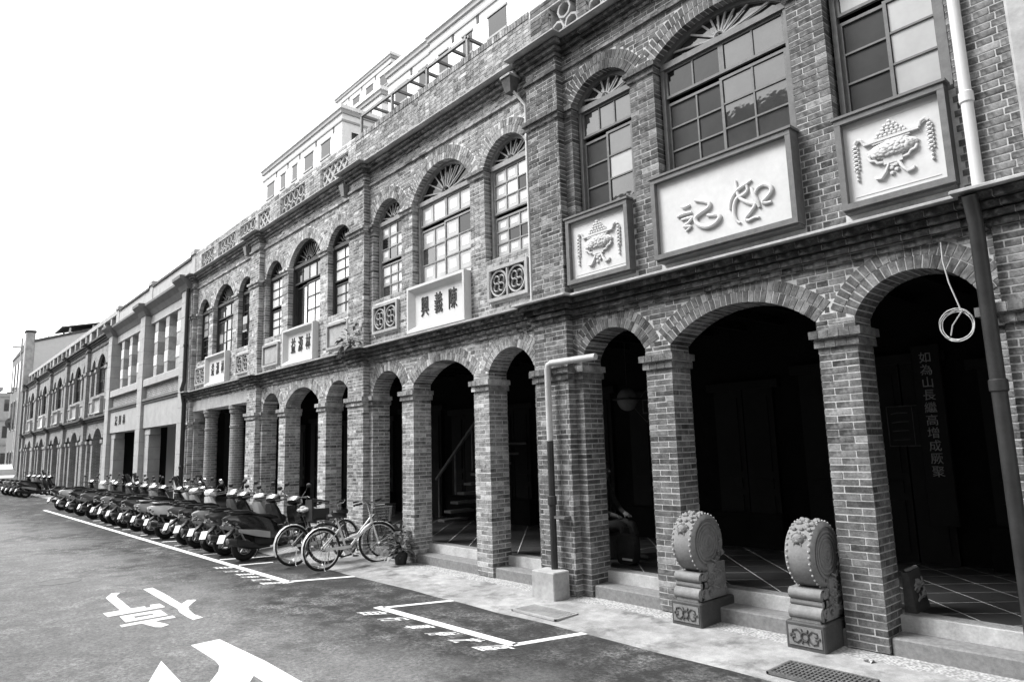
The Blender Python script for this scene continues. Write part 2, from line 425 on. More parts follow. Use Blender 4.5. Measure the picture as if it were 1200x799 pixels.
def plate(h, u0, u1, z0, z1, y, txt, mat='render', splay=.13, q=.14, size=.3):
    """name plate: splayed stone frame round a sunk field with raised characters"""
    m = MB(); i0, i1, j0, j1 = u0+splay, u1-splay, z0+splay*.9, z1-splay*.9; f = y-q
    o = [(u0,z0),(u1,z0),(u1,z1),(u0,z1)]; e = .045; oo = [(u0+e,z0+e),(u1-e,z0+e),(u1-e,z1-e),(u0+e,z1-e)]; ii = [(i0,j0),(i1,j0),(i1,j1),(i0,j1)]
    V = [(a,y+.02,b) for a,b in o]+[(a,f,b) for a,b in o]+[(a,f,b) for a,b in oo]+[(a,f+.1,b) for a,b in ii]
    F = []
    for k in range(4):
        n = (k+1) % 4; F += [(k, n, 4+n, 4+k), (4+k, 4+n, 8+n, 8+k), (8+k, 8+n, 12+n, 12+k)]
    F.append((12, 13, 14, 15)); m.add(V, F)
    o_ = m.build('name_plate', mat, h.root, fix=True)
    n = len(txt)
    for i, ch in enumerate(txt):
        t = text_mesh(ch, size, .008, 'character', 'woodD', o_)
        t.location = (i0+(i1-i0)*(i+.5)/n*.86+(i1-i0)*.07, f+.1-.008, (j0+j1)/2); t.rotation_euler = (rad(90), 0, 0); t.scale = (.8, 1.25, 1)
    return o_
def sunk_panel(h, u0, u1, z0, z1, lattice):
    m = MB(); y = 0; e = .05
    for a, b, c, d in ((u0,u1,z1-e,z1),(u0,u1,z0,z0+e),(u0,u0+e,z0+e,z1-e),(u1-e,u1,z0+e,z1-e)): m.box(a, b, -.055, .02, c, d)
    if lattice:
        p = m.build('lattice_panel', 'cement', h.root)
        MB().box(u0+e, u1-e, -.006, .01, z0+e, z1-e).build('backing', 'woodD', p)
        g = MB(); n = 2; w = (u1-u0-2*e)/n; zc = (z0+z1)/2; r_ = min(w, z1-z0-2*e)*.46
        for i in range(n):
            cx = u0+e+w*(i+.5)
            g.tube([(cx+r_*math.cos(math.pi*k/8), -.026, zc+r_*1.05*math.sin(math.pi*k/8)) for k in range(16)], .017, 5, closed=True)
            for k in range(4):
                a = math.pi/4+math.pi/2*k; px, pz = cx+r_*.42*math.cos(a), zc+r_*.42*math.sin(a)
                g.tube([(px+r_*.34*math.cos(math.pi*j/5), -.026, pz+r_*.34*math.sin(math.pi*j/5)) for j in range(10)], .013, 4, closed=True)
        for i in range(n+1): g.box(u0+e+w*i-.014, u0+e+w*i+.014, -.046, -.008, z0+e, z1-e)
        g.build('tile_lattice', 'stone', p)
    else:
        m.box(u0+e*1.6, u1-e*1.6, -.015, .02, z0+e*1.6, z1-e*1.6); m.build('blind_panel', 'cement', h.root)
def vase_relief(h, par, uc, zc, y, s):
    """urn on a scrolled foot, piled fruit on top, a garland hanging from each handle"""
    rr = random.Random(3); m = MB()
    for i in range(90):      # bowl covered with leaves
        a = rr.uniform(-1, 1); b = rr.uniform(-1, 1)
        if a*a+b*b > 1: continue
        m.ball((uc+a*.215*s, y-.062*math.sqrt(1-a*a-b*b)*s, zc+b*.082*s), .03*s, .014*s, .018*s, 7, 4)
    m.ball((uc, y, zc), .235*s, .062*s, .088*s, 18, 8)
    m.box(uc-.25*s, uc+.25*s, y-.035, y+.01, zc+.098*s, zc+.122*s); m.box(uc-.17*s, uc+.17*s, y-.028, y+.01, zc+.078*s, zc+.1*s)
    for k, n in enumerate((7, 6, 4, 3, 1)):
        for i in range(n): m.ball((uc+(i-(n-1)/2)*.042*s, y-.02, zc+(.14+.032*k)*s), .024*s, .02*s, .02*s, 6, 4)
    m.lathe([(.085*s, -.02), (.06*s, 0), (.06*s, .01)], (uc, y, zc-.1*s), 'y', 8)
    m.box(uc-.085*s, uc+.085*s, y-.025, y+.01, zc-.15*s, zc-.075*s)
    for g in (-1, 1):
        m.tube([(uc+g*.04*s, y-.014, zc-.14*s), (uc+g*.075*s, y-.02, zc-.22*s), (uc+g*.12*s, y-.02, zc-.275*s), (uc+g*.165*s, y-.016, zc-.265*s), (uc+g*.175*s, y-.012, zc-.24*s)], [.014*s, .016*s, .017*s, .015*s, .01*s], 6)
        m.tube([(uc+g*.09*s, y-.014, zc-.12*s), (uc+g*.14*s, y-.02, zc-.115*s), (uc+g*.16*s, y-.02, zc-.085*s), (uc+g*.2*s, y-.02, zc-.075*s), (uc+g*.22*s, y-.015, zc-.04*s)], .016*s, 6)
        m.tube([(uc+g*.25*s, y-.014, zc+.12*s), (uc+g*.27*s, y-.02, zc+.165*s), (uc+g*.31*s, y-.02, zc+.18*s), (uc+g*.335*s, y-.02, zc+.15*s)], .015*s, 6)
        for k in range(9):
            w = (.026 if k < 6 else .015)*s
            m.ball((uc+g*.335*s, y-.012, zc+(.12-.043*k)*s), w, .018*s, .017*s, 7, 4)
            if k < 6:
                m.ball((uc+g*.335*s-.022*s, y-.01, zc+(.10-.043*k)*s), .012*s, .012*s, .012*s, 6, 4); m.ball((uc+g*.335*s+.022*s, y-.01, zc+(.10-.043*k)*s), .012*s, .012*s, .012*s, 6, 4)
    for k in range(4): m.ball((uc+(-1)**k*.022*s, y-.012, zc-(.17+.026*k)*s), .024*s, .016*s, .02*s, 6, 4)
    m.build('urn_relief', 'render', par, smooth=True)
def timber_panel(h, u0, u1, z0, z1, y, q, urn):
    m = MB(); e = .055; f = y-q
    m.box(u0, u1, f, y+.02, z1-e, z1); m.box(u0, u1, f, y+.02, z0, z0+e); m.box(u0, u0+e, f+.002, y+.02, z0+e, z1-e); m.box(u1-e, u1, f+.002, y+.02, z0+e, z1-e)
    m.box(u0-.02, u1+.02, f-.015, y, z1, z1+.025); m.box(u0+.01, u1-.01, f+.03, y+.02, z0-.03, z0)
    p = m.build('sign_frame' if not urn else 'relief_frame', 'wood', h.root)
    b = MB(); b.box(u0+e, u1-e, f+.06, f+.09, z0+e, z1-e)
    if urn:
        for a, c, d, g in ((u0+.11, u1-.11, z1-.115, z1-.107), (u0+.11, u1-.11, z0+.107, z0+.115)): b.box(a, c, f+.056, f+.061, d, g)
    o = b.build('panel', 'render', p)
    if urn: vase_relief(h, o, (u0+u1)/2, (z0+z1)/2+.03, f+.06, min((u1-u0)*1.0, 1.0))
    return o, f+.06
P0 = 5.32
def brick_house(key, x0, label, brick, mortar, seed, upz, lattice, lower='arch', pl=-.305, last=False, single=0, gap=False):
    h = House('brick_shophouse', label, x0, P0, brick, mortar, seed, 'brick arcade houses along the street')
    P = P0; zs, zc = 2.94, 3.27
    lo = [(.45,1.46,zs,zc),(1.82,3.50,zs,zc),(3.86,4.87,zs,zc)]
    us, cS, cB, i0, i1, sill = upz
    up = [(.45,1.46,us,cS),(1.82,3.50,us,cB),(3.86,4.87,us,cS)]
    piers = [(0, pl)] + ([(P, -.305)] if last else [])
    # --- lower storey
    if lower == 'arch':
        for n, a in enumerate((1.46, 3.50)):
            pt = 'column#%d' % n
            h.column(a, a+.36, 0, .36, 0, 2.68, pt); h.impost(a, a+.36, 0, .36, 2.68, 2.84, pt); h.column(a, a+.36, 0, .36, 2.84, 2.94, pt)
        arch_slab(h.core('wall'), .29, P-.29, lo, zs, 3.75, .004, .354)
        for o in lo: h.arch(*o, 0, .36)
        h.face(.305, P-.305, zs, 3.45, 0, .06, ring_excl(lo))
    else:
        h.core('wall').box(.29, P-.29, .05, .354, 3.14, 3.75)
        MB().bbox(.3, P-.3, -.03, .3, 3.15, 3.46, .01).build('lintel', 'cement', h.root)
        for px in (278, 248):
            u = fac(px, 496, .18).x-x0
            c = MB(); c.lathe([(.2, 0), (.2, .12), (.182, .14), (.178, 1.4), (.172, 2.55), (.19, 2.56), (.19, 2.61), (.172, 2.62), (.172, 2.92), (.205, 2.95), (.205, 3.02), (.23, 3.05), (.23, 3.15)], (u, .18, 0), 'z', 24)
            c.build('round_column', 'brickF', h.root, smooth=True)
    # --- piers with their pilasters and jambs
    for n, (pc, l) in enumerate(piers):
        pt = 'pier#%d' % n; a, b = pc+l, pc+.305
        J = [(pc-.45, pc-.305), (pc+.305, pc+.45)] if l < -.3 else [(pc+.305, pc+.45)]
        h.core(pt).box(a+.004, b-.004, -.116, .354, 0, 3.75); h.core(pt).box(a+.004, b-.004, -.116, .354, 3.75, 7.45)
        for z0, z1 in ((0, 2.68), (2.84, 3.45), (3.76, i0), (i1, 6.955), (7.0, 7.17)):
            h.face(a, b, z0, z1, -.12, .125, None, pt)
        for c, d in J:
            for z0, z1 in ((0, 2.68), (2.84, 2.94), (sill, i0), (i1, us)):
                dd = .36 if z1 < 3 else .25
                for k, p, q in h.rows(z0, z1):
                    s_ = (.235 if k % 2 else .115) if dd > .3 else dd
                    h.bb(c, d, 0, s_, p, q, pt)
                    if s_ < dd: h.bb(c, d, s_+.01, dd, p, q, pt)
                h.core(pt).box(c+.004, d-.004, .004, dd-.004, z0, z1)
        h.impost(a, b, -.12, .3, 2.68, 2.84, pt); h.impost(a, b, -.12, .2, i0, i1, pt)
        for c, d in J:
            L = c < pc
            h.impost(c, d, 0, .36, 2.68, 2.84, pt, l=L, r=not L); h.impost(c, d, 0, .25, i0, i1, pt, l=L, r=not L)
        h.band(a-.035, b+.035, -.155, .1, 6.957, 7.0, pt)
    # --- string course over the arcade and main cornice (corbelled courses + cement lip)
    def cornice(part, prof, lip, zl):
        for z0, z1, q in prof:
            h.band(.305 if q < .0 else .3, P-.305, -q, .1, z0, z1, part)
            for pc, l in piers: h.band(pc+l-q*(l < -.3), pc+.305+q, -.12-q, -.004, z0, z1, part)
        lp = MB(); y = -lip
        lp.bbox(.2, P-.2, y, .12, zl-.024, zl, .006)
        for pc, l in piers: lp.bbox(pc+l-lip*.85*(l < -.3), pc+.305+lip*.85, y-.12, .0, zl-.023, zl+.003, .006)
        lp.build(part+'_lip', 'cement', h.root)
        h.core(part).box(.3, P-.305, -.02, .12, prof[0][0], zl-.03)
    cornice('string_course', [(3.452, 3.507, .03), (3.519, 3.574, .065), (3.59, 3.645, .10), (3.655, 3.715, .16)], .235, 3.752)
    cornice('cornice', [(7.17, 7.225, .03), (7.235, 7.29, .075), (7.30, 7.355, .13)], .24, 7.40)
    h.band(.3, P-.3, -.035, .1, 6.957, 7.0, 'wall')
    # --- upper storey
    h.core('wall').box(.29, P-.29, .004, .34, 3.75, sill)
    arch_slab(h.core('wall'), .29, P-.29, up, us, 7.45, .004, .26)
    for n, a in enumerate((1.46, 3.50)):
        pt = 'mullion_pier#%d' % n
        h.column(a, a+.36, 0, .25, sill, i0, pt); h.impost(a, a+.36, 0, .25, i0, i1, pt); h.column(a, a+.36, 0, .25, i1, us, pt)
    for o in up: h.arch(*o, 0, .26)
    h.face(.305, P-.305, us, 6.955, 0, .06, ring_excl(up)); h.face(.305, P-.305, 7.0, 7.17, 0, .06)
    h.P_up = up; h.lo = lo
    # --- parapet
    pz0, pz1 = 7.405, 8.24
    if lattice is None:
        h.core('parapet').box(-.3, P-.3, .026, .25, pz0, pz1)
        h.face(-.3, P-.3, pz0, pz1-.11, .02, .06, None, 'parapet')
        u = -.3
        while u < P-.36: h.bb(u, u+.055, .01, .26, pz1-.1, pz1+.006, 'parapet'); u += .066
    else:
        m = h.core('parapet'); m.box(-.3, P-.3, .02, .25, pz0, pz0+.14)
        m.box(-.3, P-.3, .015, .26, pz1-.17, pz1); h.face(-.3, P-.3, pz1-.15, pz1-.02, .008, .05, None, 'parapet', 'S')
        edges = lattice; prev = -.3
        for a, b, kind in edges:
            m.box(prev, a, .02, .25, pz0+.14, pz1-.17); h.face(prev, a, pz0+.14, pz1-.17, .014, .05, None, 'parapet', 'S'); prev = b
            lat = MB(); z0, z1 = pz0+.14, pz1-.17
            if kind == 'hex':
                r_ = .135; n = max(2, round((b-a)/.27))
                w = (b-a)/n
                for rr_ in range(2):
                    for i in range(n+(rr_ % 2)):
                        cx = a+w*(i+.5-(.5 if rr_ % 2 else 0)); cz = z0+r_+rr_*(z1-z0-2*r_)
                        if cx < a+.03 or cx > b-.03: continue
                        v = []
                        for ro in (r_*1.0, r_*.76):
                            for y in (.05, .2): v += [(cx+ro*math.cos(math.pi*k/4), y, cz+ro*math.sin(math.pi*k/4)) for k in range(8)]
                        F = []
                        for k in range(8):
                            n_ = (k+1) % 8; F += [(k, n_, 16+n_, 16+k), (16+k, 16+n_, 24+n_, 24+k), (8+n_, 8+k, 24+k, 24+n_), (n_, k, 8+k, 8+n_)]
                        lat.add(v, F)
            else:
                n = max(2, round((b-a)/.27)); w = (b-a)/n; hgt = z1-z0
                for i in range(n):
                    for k in range(2):
                        x0_, z0_ = a+w*i, z0+hgt/2*k
                        lat.beam((x0_, .09, z0_), (x0_+w, .09, z0_+hgt/2), .055, .045, up=(0,1,0)); lat.beam((x0_, .092, z0_+hgt/2), (x0_+w, .092, z0_), .055, .045, up=(0,1,0))
                        lat.box(x0_+w*.38, x0_+w*.62, .06, .12, z0_+hgt*.19, z0_+hgt*.31)
            lat.build('parapet_lattice', 'stone' if kind != 'hex' else 'cement', h.root)
        m.box(prev, P-.3, .02, .25, pz0+.14, pz1-.17); h.face(prev, P-.3, pz0+.14, pz1-.17, .014, .05, None, 'parapet', 'S')
        MB().box(-.3, P-.3, .42, .46, pz0, pz1-.1).build('dark_backing', 'woodD', h.root)  # dark sheet added behind the lattice so its holes read dark
    # --- arcade behind: floor, steps, back wall, ceiling
    fz = .27
    fl = MB(); fl.box(-.3, P-.3, .30, 3.3, fz-.25, fz); flo = fl.build('arcade_floor', 'grout', h.root)
    T = .42
    tiles = []
    for i in range(-2, 22):
        for k in range(-16, 12):
            cx = (i-k)*T*.7071-2; cy = (i+k)*T*.7071-.5; d = T*.7071-.009
            poly = [(cx, cy-d), (cx+d, cy), (cx, cy+d), (cx-d, cy)]
            for ax, lim, sg in ((0, -.29, 1), (0, P-.31, -1), (1, .50, 1), (1, 3.25, -1)):
                out = []
                for p, q in zip(poly, poly[1:]+poly[:1]):
                    ip, iq = (p[ax]-lim)*sg >= 0, (q[ax]-lim)*sg >= 0
                    if ip: out.append(p)
                    if ip != iq:
                        t = (lim-p[ax])/(q[ax]-p[ax]); out.append((p[0]+t*(q[0]-p[0]), p[1]+t*(q[1]-p[1])))
                poly = out
                if not poly: break
            if len(poly) > 2: tiles.append(poly)
    if single:
        for p in tiles: MB().prism(p, fz-.004, fz+.0012+R.uniform(0, .0008), 'z').build('floor_tile', 'tile', flo, fix=True)
    else:
        m = MB()
        for p in tiles: m.prism(p, fz-.004, fz+.0015, 'z')
        tag(m.build('floor_tile', 'tile', flo, fix=True), kind='stuff')
    for a, b in ((.45, 1.46), (1.82, 3.50), (3.86, 4.87)) if lower == 'arch' else ((.45, 4.87),):
        g = 0 if lower == 'arch' else .15
        MB().bbox(a+.003, b-.003, .03, .34, -.05, .135, .014).build('step', 'granite', h.root)
        MB().bbox(a+.003, b-.003, .33, .50, .10, fz+.006, .014).build('step', 'granite', h.root)
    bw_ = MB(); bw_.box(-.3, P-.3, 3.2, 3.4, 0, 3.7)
    back = bw_.build('arcade_wall', 'gloom', h.root)
    for a, b, z1 in ((.35, 1.35, 2.6), (1.75, 3.55, 2.75), (3.95, 4.95, 2.6)):
        d = MB(); n = 2 if b-a < 1.3 else 4; w = (b-a)/n
        for i in range(n):
            d.box(a+i*w+.01, a+(i+1)*w-.01, 3.12, 3.2, fz, z1)
            for zz0, zz1 in ((fz+.12, fz+.75), (fz+.85, fz+1.0), (fz+1.1, z1-.12)): d.box(a+i*w+.09, a+(i+1)*w-.09, 3.1, 3.125, zz0, zz1)
        d.box(a-.1, b+.1, 3.08, 3.2, z1, z1+.12); d.build('door', 'door', back)
        if b-a < 1.3: MB().bbox(a-.05, b+.05, 3.0, 3.18, fz, fz+.5, .01).build('plinth_stone', 'gloom', back)
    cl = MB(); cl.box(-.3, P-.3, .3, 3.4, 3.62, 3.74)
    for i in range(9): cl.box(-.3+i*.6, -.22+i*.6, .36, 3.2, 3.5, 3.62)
    cl.build('arcade_ceiling', 'gloom', h.root)
    MB().box(-.3, P-.3, .26, 9, 7.2, 7.38).build('roof', 'cement_dark', h.root)
    MB().box(-.3, P-.3, .5, .56, 3.74, 7.2).build('inner_wall', 'gloom', h.root)
    return h
def apron_excl(rects):
    return lambda z: [(a, b) for a, b, c, d in rects if c-.03 < z < d+.03]

# ---------------- the house with the big calligraphy sign
A = brick_house('A', -6.41, 'dark brick arcade house with big calligraphy sign and two urn reliefs', 'brickA', 'mortar', 1, (6.41, 6.69, 6.70, 6.27, 6.40, 4.74), [(.08, .62, 'hex'), (.8, 2.3, 'hex'), (2.6, 4.6, 'hex')], last=True, single=290)
rects = [(.36, 1.40, 3.86, 4.83), (1.80, 3.50, 3.86, 4.90), (3.88, 4.84, 3.86, 4.83)]
A.face(.305, P0-.305, 3.757, 4.74, 0, .06, apron_excl(rects))
timber_panel(A, .36, 1.40, 3.90, 4.78, 0, .12, True); timber_panel(A, 3.90, 4.82, 3.90, 4.78, 0, .12, True)
sg, sy = timber_panel(A, 1.80, 3.50, 3.90, 4.86, 0, .17, False)
def stroke(pts, wid):          # brush strokes of the sign, raised and rounded
    w3 = []
    for X, Y in pts:
        p = fac(780+X/7.2625, 190+Y/7.2625, sy); w3.append((p.x-A.x0, sy-.012, p.z))
    cu = []
    for i in range(len(w3)-1):          # Catmull-Rom through the traced points
        p0 = w3[max(0, i-1)]; p1 = w3[i]; p2 = w3[i+1]; p3 = w3[min(len(w3)-1, i+2)]
        for k in range(4):
            t = k/4; cu.append(tuple(.5*((2*b)+(c-a)*t+(2*a-5*b+4*c-d)*t*t+(-a+3*b-3*c+d)*t**3) for a, b, c, d in zip(p0, p1, p2, p3)))
    cu.append(w3[-1]); n = len(cu)
    MB().tube(cu, [wid*(.55+.45*min(1, 3*min(i, n-1-i)/n+.15)) for i in range(n)], 8).build('brush_stroke', 'white', sg, smooth=True)
for pts, wd in (([(140,385),(175,385),(210,368)], .022), ([(105,470),(160,445),(225,430)], .024), ([(140,495),(190,480),(235,475),(200,520),(165,550),(220,550),(180,590)], .019),
        ([(255,330),(310,335),(375,350),(370,390),(300,440),(262,480),(280,530),(350,555),(420,530),(465,480),(450,450),(400,455),(360,455)], .026),
        ([(598,160),(608,215),(615,260),(640,310),(700,345),(765,365),(735,420),(690,480),(710,500),(760,475),(800,470)], .020),
        ([(735,155),(690,190),(620,240),(575,300),(555,360),(553,405)], .020), ([(690,190),(700,240),(670,280),(615,310),(590,370),(588,440),(610,500),(640,520)], .020),
        ([(735,220),(755,280),(780,330),(805,385)], .024), ([(760,290),(785,230),(840,195),(895,210),(905,250),(870,300),(835,340),(860,350),(905,340)], .023)):
    stroke(pts, wd)
D1 = 'gdark'; SCR = 'gscreen'; SK = 'gsky'
window(A, .48, 1.43, 4.87, 6.30, A.P_up[0], 'wood', [(.53,1.38,5.93,6.30,3,1,[SK],.0), (.53,.98,4.88,5.87,1,3,[SCR],.02), (.95,1.38,4.88,5.87,1,3,[SK,'gpale',SK],-.02)], ('gsky', 6), seed=1, fmat='stone')
window(A, 1.85, 3.47, 4.93, 6.30, A.P_up[1], 'wood', [(1.9,2.66,5.93,6.30,2,1,[D1],0), (2.66,3.42,5.93,6.30,2,1,[SK],0), (1.9,2.69,4.94,5.87,2,3,[SCR],.02), (2.63,3.42,4.94,5.87,2,3,[SK],-.02)], ('gsky', 9), seed=2, fmat='stone')
window(A, 3.89, 4.84, 4.87, 6.30, A.P_up[2], 'wood', [(3.94,4.79,5.93,6.30,2,1,['gpale'],0), (3.94,4.39,4.88,5.87,1,3,[SCR],.02), (4.36,4.79,4.88,5.87,1,3,['gpale'],-.02)], ('gsky', 6), seed=3, fmat='stone')
OA = A.finish(290)
# ---------------- sunburst windows with square-patterned panes
B = brick_house('B', -11.73, 'grey brick arcade house with sunburst windows and round-lattice panels', 'brickB', 'mortarC', 2, (6.19, 6.53, 6.69, 6.03, 6.15, 4.64), None, single=290)
rects = [(.50, 1.38, 3.98, 4.52), (1.84, 3.48, 3.78, 4.62), (3.94, 4.84, 3.98, 4.50)]
B.face(.305, P0-.305, 3.757, 4.64, 0, .06, apron_excl(rects))
sunk_panel(B, .50, 1.38, 3.98, 4.52, True); sunk_panel(B, 3.94, 4.84, 3.98, 4.50, True)
plate(B, 1.84, 3.48, 3.80, 4.60, 0, '興義陳', size=.3)
rb = random.Random(5)
FR = lambda i, k: rb.choice(['gfrost']*5+['gdark', 'gwhite', 'gsky'])
window(B, .48, 1.43, 4.69, 6.10, B.P_up[0], 'woodL', [(.53,1.38,5.38,6.10,3,3,FR,0), (.53,1.38,4.69,5.33,3,3,FR,.02)], ('gdark', 7), seed=4)
window(B, 1.85, 3.47, 4.69, 6.10, B.P_up[1], 'woodL', [(1.9,2.66,5.72,6.10,2,1,FR,0), (2.66,3.42,5.72,6.10,2,1,FR,0), (1.9,2.69,4.69,5.66,2,3,FR,.02), (2.64,3.42,4.69,5.66,2,3,FR,-.02)], ('gdark', 9), seed=5)
window(B, 3.89, 4.84, 4.69, 6.10, B.P_up[2], 'woodL', [(3.94,4.79,5.38,6.10,3,3,FR,0), (3.94,4.79,4.69,5.33,3,3,FR,.02)], ('gdark', 7), seed=6)
B.finish(290)
# ---------------- white panes, half-open middle window
C = brick_house('C', -17.05, 'pale brick arcade house with a half-open middle window and blind panels', 'brickC', 'mortarC', 3, (6.19, 6.53, 6.66, 6.03, 6.15, 4.64), [(-.28, .55, 'x'), (1.2, 2.6, 'hex'), (3.4, 4.7, 'x')])
rects = [(.45, 1.40, 3.92, 4.46), (1.86, 3.46, 3.78, 4.62), (3.92, 4.86, 3.92, 4.46)]
C.face(.305, P0-.305, 3.757, 4.64, 0, .06, apron_excl(rects))
sunk_panel(C, .45, 1.40, 3.92, 4.46, False); sunk_panel(C, 3.92, 4.86, 3.92, 4.46, False)
plate(C, 1.86, 3.46, 3.80, 4.62, 0, '益源林', size=.3)
WH = ['gwhite']
window(C, .48, 1.43, 4.67, 6.10, C.P_up[0], 'woodD', [(.53,1.38,5.38,6.10,2,3,WH,0), (.53,1.38,4.67,5.33,2,3,WH,.02)], ('gdark', 7), seed=7)
window(C, 1.85, 3.47, 4.67, 6.10, C.P_up[1], 'woodD', [(1.9,3.42,5.72,6.10,4,1,['gdark','gsky','gpale','gsky'],0), (1.9,2.30,4.67,5.66,1,1,['gdark'],.06), (2.28,2.6,4.67,5.66,1,1,WH,.03), (2.6,3.42,4.67,5.66,2,3,WH,-.02)], ('gdark', 11), seed=8, hub=.25)  # dark pane stands in for the shaded opening of the open half
window(C, 3.89, 4.84, 4.67, 6.10, C.P_up[2], 'woodD', [(3.94,4.79,5.38,6.10,2,3,WH,0), (3.94,4.79,4.67,5.33,2,3,['gpale'],.02)], ('gdark', 7), seed=9)
C.finish(0)
# ---------------- round columns below
Dh = brick_house('D', -22.37, 'pale brick house carried on round brick columns and a plain lintel', 'brickC', 'mortarC', 4, (6.19, 6.53, 6.66, 6.03, 6.15, 4.64), [(.45, 1.6, 'hex'), (2.0, 3.4, 'hex'), (3.8, 4.9, 'hex')], lower='lintel', pl=0.0)
rects = [(.48, 1.40, 3.92, 4.46), (1.66, 3.36, 3.78, 4.66), (3.92, 4.86, 3.92, 4.46)]
Dh.face(.305, P0-.305, 3.757, 4.64, 0, .06, apron_excl(rects))
sunk_panel(Dh, .48, 1.40, 3.92, 4.46, True); sunk_panel(Dh, 3.92, 4.86, 3.92, 4.46, True)
plate(Dh, 1.66, 3.36, 3.80, 4.66, 0, '益源林', size=.3)
MIX = lambda i, k: rb.choice(['gsky', 'gdark', 'gpale', 'gsky'])
window(Dh, .48, 1.43, 4.67, 6.10, Dh.P_up[0], 'woodD', [(.53,1.38,5.38,6.10,2,3,MIX,0), (.53,1.38,4.67,5.33,2,3,['gdark'],.02)], ('gdark', 7), seed=10)
window(Dh, 1.85, 3.47, 4.67, 6.10, Dh.P_up[1], 'woodD', [(1.9,3.42,5.72,6.10,3,1,MIX,0), (1.9,2.66,4.67,5.66,2,3,MIX,.02), (2.64,3.42,4.67,5.66,2,3,MIX,-.02)], ('gdark', 11), seed=11, hub=.25)
window(Dh, 3.89, 4.84, 4.67, 6.10, Dh.P_up[2], 'woodD', [(3.94,4.79,5.38,6.10,2,3,MIX,0), (3.94,4.79,4.67,5.33,2,3,['gdark'],.02)], ('gdark', 7), seed=12)
Dh.finish(0)
# ------------------------------------------------------------------ ground
def sheet(name, x0, x1, y0, y1, z, mat, nx=1, ny=1):
    m = MB(); m.add([(x0,y0,z),(x1,y0,z),(x1,y1,z),(x0,y1,z)], [(0,1,2,3)]); o = m.build(name, mat); return o
def road_mat():
    m, n, b = _mat('asphalt'); vec = _coords(n)
    t = n.nodes.new('ShaderNodeTexCoord'); sx = n.nodes.new('ShaderNodeSeparateXYZ'); n.links.new(t.outputs['Object'], sx.inputs[0])
    big = _noise(n, vec, .55, 6, .6); mid = _noise(n, vec, 3., 6, .65); fine = _noise(n, vec, 130, 3, .7); gr = _noise(n, vec, 26, 5, .85)
    # new dark strip along the kerb (a resurfaced trench), older paler asphalt in the lane
    edge = _m(n, 'ADD', _m(n, 'ADD', sx.outputs[1], _m(n, 'MULTIPLY', sx.outputs[0], -.035)), _map(n, big, .3, .7, -.9, .9))
    new = _map(n, edge, -3.5, -2.2, 0, 1)
    worn = _m(n, 'MULTIPLY', _m(n, 'MULTIPLY', _map(n, mid, .42, .62, 0, 1), _map(n, big, .38, .6, 0, 1)), _map(n, gr, .42, .6, .15, 1))
    old = _mix(n, worn, .17, .26); old = _m(n, 'MULTIPLY', old, _map(n, mid, .3, .7, .88, 1.12))
    nw = _mix(n, _m(n, 'MULTIPLY', worn, 1.), .032, .22)
    v = _mix(n, new, old, nw); v = _m(n, 'MULTIPLY', v, _map(n, gr, .3, .7, .5, 1.5)); v = _m(n, 'MULTIPLY', v, _map(n, fine, .3, .7, .7, 1.3))
    n.links.new(v, b.inputs['Base Color']); b.inputs['Roughness'].default_value = .85; b.inputs['Specular IOR Level'].default_value = .25
    _bump(n, b, _m(n, 'ADD', fine, gr), .6, .006); return m
def apron_mat():
    m, n, b = _mat('concrete_apron'); vec = _coords(n)
    t = n.nodes.new('ShaderNodeTexCoord'); sx = n.nodes.new('ShaderNodeSeparateXYZ'); n.links.new(t.outputs['Object'], sx.inputs[0])
    big = _noise(n, vec, 1.3, 7, .7); mid = _noise(n, vec, 7, 6, .7); fine = _noise(n, vec, 90, 3, .7)
    peb = n.nodes.new('ShaderNodeTexVoronoi'); peb.inputs['Scale'].default_value = 38; n.links.new(vec, peb.inputs['Vector'])
    v = _map(n, big, .3, .7, .20, .40); v = _m(n, 'MULTIPLY', v, _map(n, mid, .3, .7, .75, 1.2))
    st = _m(n, 'MULTIPLY', _map(n, _noise(n, vec, 2.3, 6, .7), .52, .66, 0, 1), .85); v = _mix(n, st, v, .11)
    wash = _map(n, _m(n, 'ADD', sx.outputs[1], _map(n, mid, .3, .7, -.05, .05)), -.26, -.22, 0, 1)   # washed pebble strip at the foot of the wall
    v = _mix(n, wash, v, _m(n, 'MULTIPLY', _map(n, peb.outputs['Distance'], .1, .7, .52, .22), _map(n, mid, .3, .7, .8, 1.2)))
    v = _m(n, 'MULTIPLY', v, _map(n, fine, .3, .7, .85, 1.15))
    n.links.new(v, b.inputs['Base Color']); b.inputs['Roughness'].default_value = .9; b.inputs['Specular IOR Level'].default_value = .2
    _bump(n, b, _m(n, 'ADD', fine, mid), .4, .006); return m
M['asphalt'] = road_mat(); M['apron'] = apron_mat()
tag(sheet('ground', -900, 900, -900, 900, -.12, G('city_ground', .18, .9, .3, .2, .1, 5, .2)), kind='structure')
tag(sheet('road', -400, 120, -14, -1.12, -.05, 'asphalt'), kind='structure')
pm = MB(); N = 240
for i in range(N):           # sloping concrete apron with an uneven outer edge
    x0, x1 = -75+i*(90/N), -75+(i+1)*(90/N)
    e = lambda x: -1.14+.012*math.sin(x*2.1)+.010*math.sin(x*5.3+1)+.008*math.sin(x*13)
    pm.add([(x0, e(x0), -.044), (x1, e(x1), -.044), (x1, -.25, -.012), (x0, -.25, -.012), (x1, 3.3, 0.0), (x0, 3.3, 0.0)], [(0,1,2,3), (3,2,4,5)])
    pm.add([(x0, e(x0), -.044), (x1, e(x1), -.044), (x1, e(x1)-.01, -.06), (x0, e(x0)-.01, -.06)], [(1,0,3,2)])
tag(pm.build('pavement', 'apron'), kind='structure')

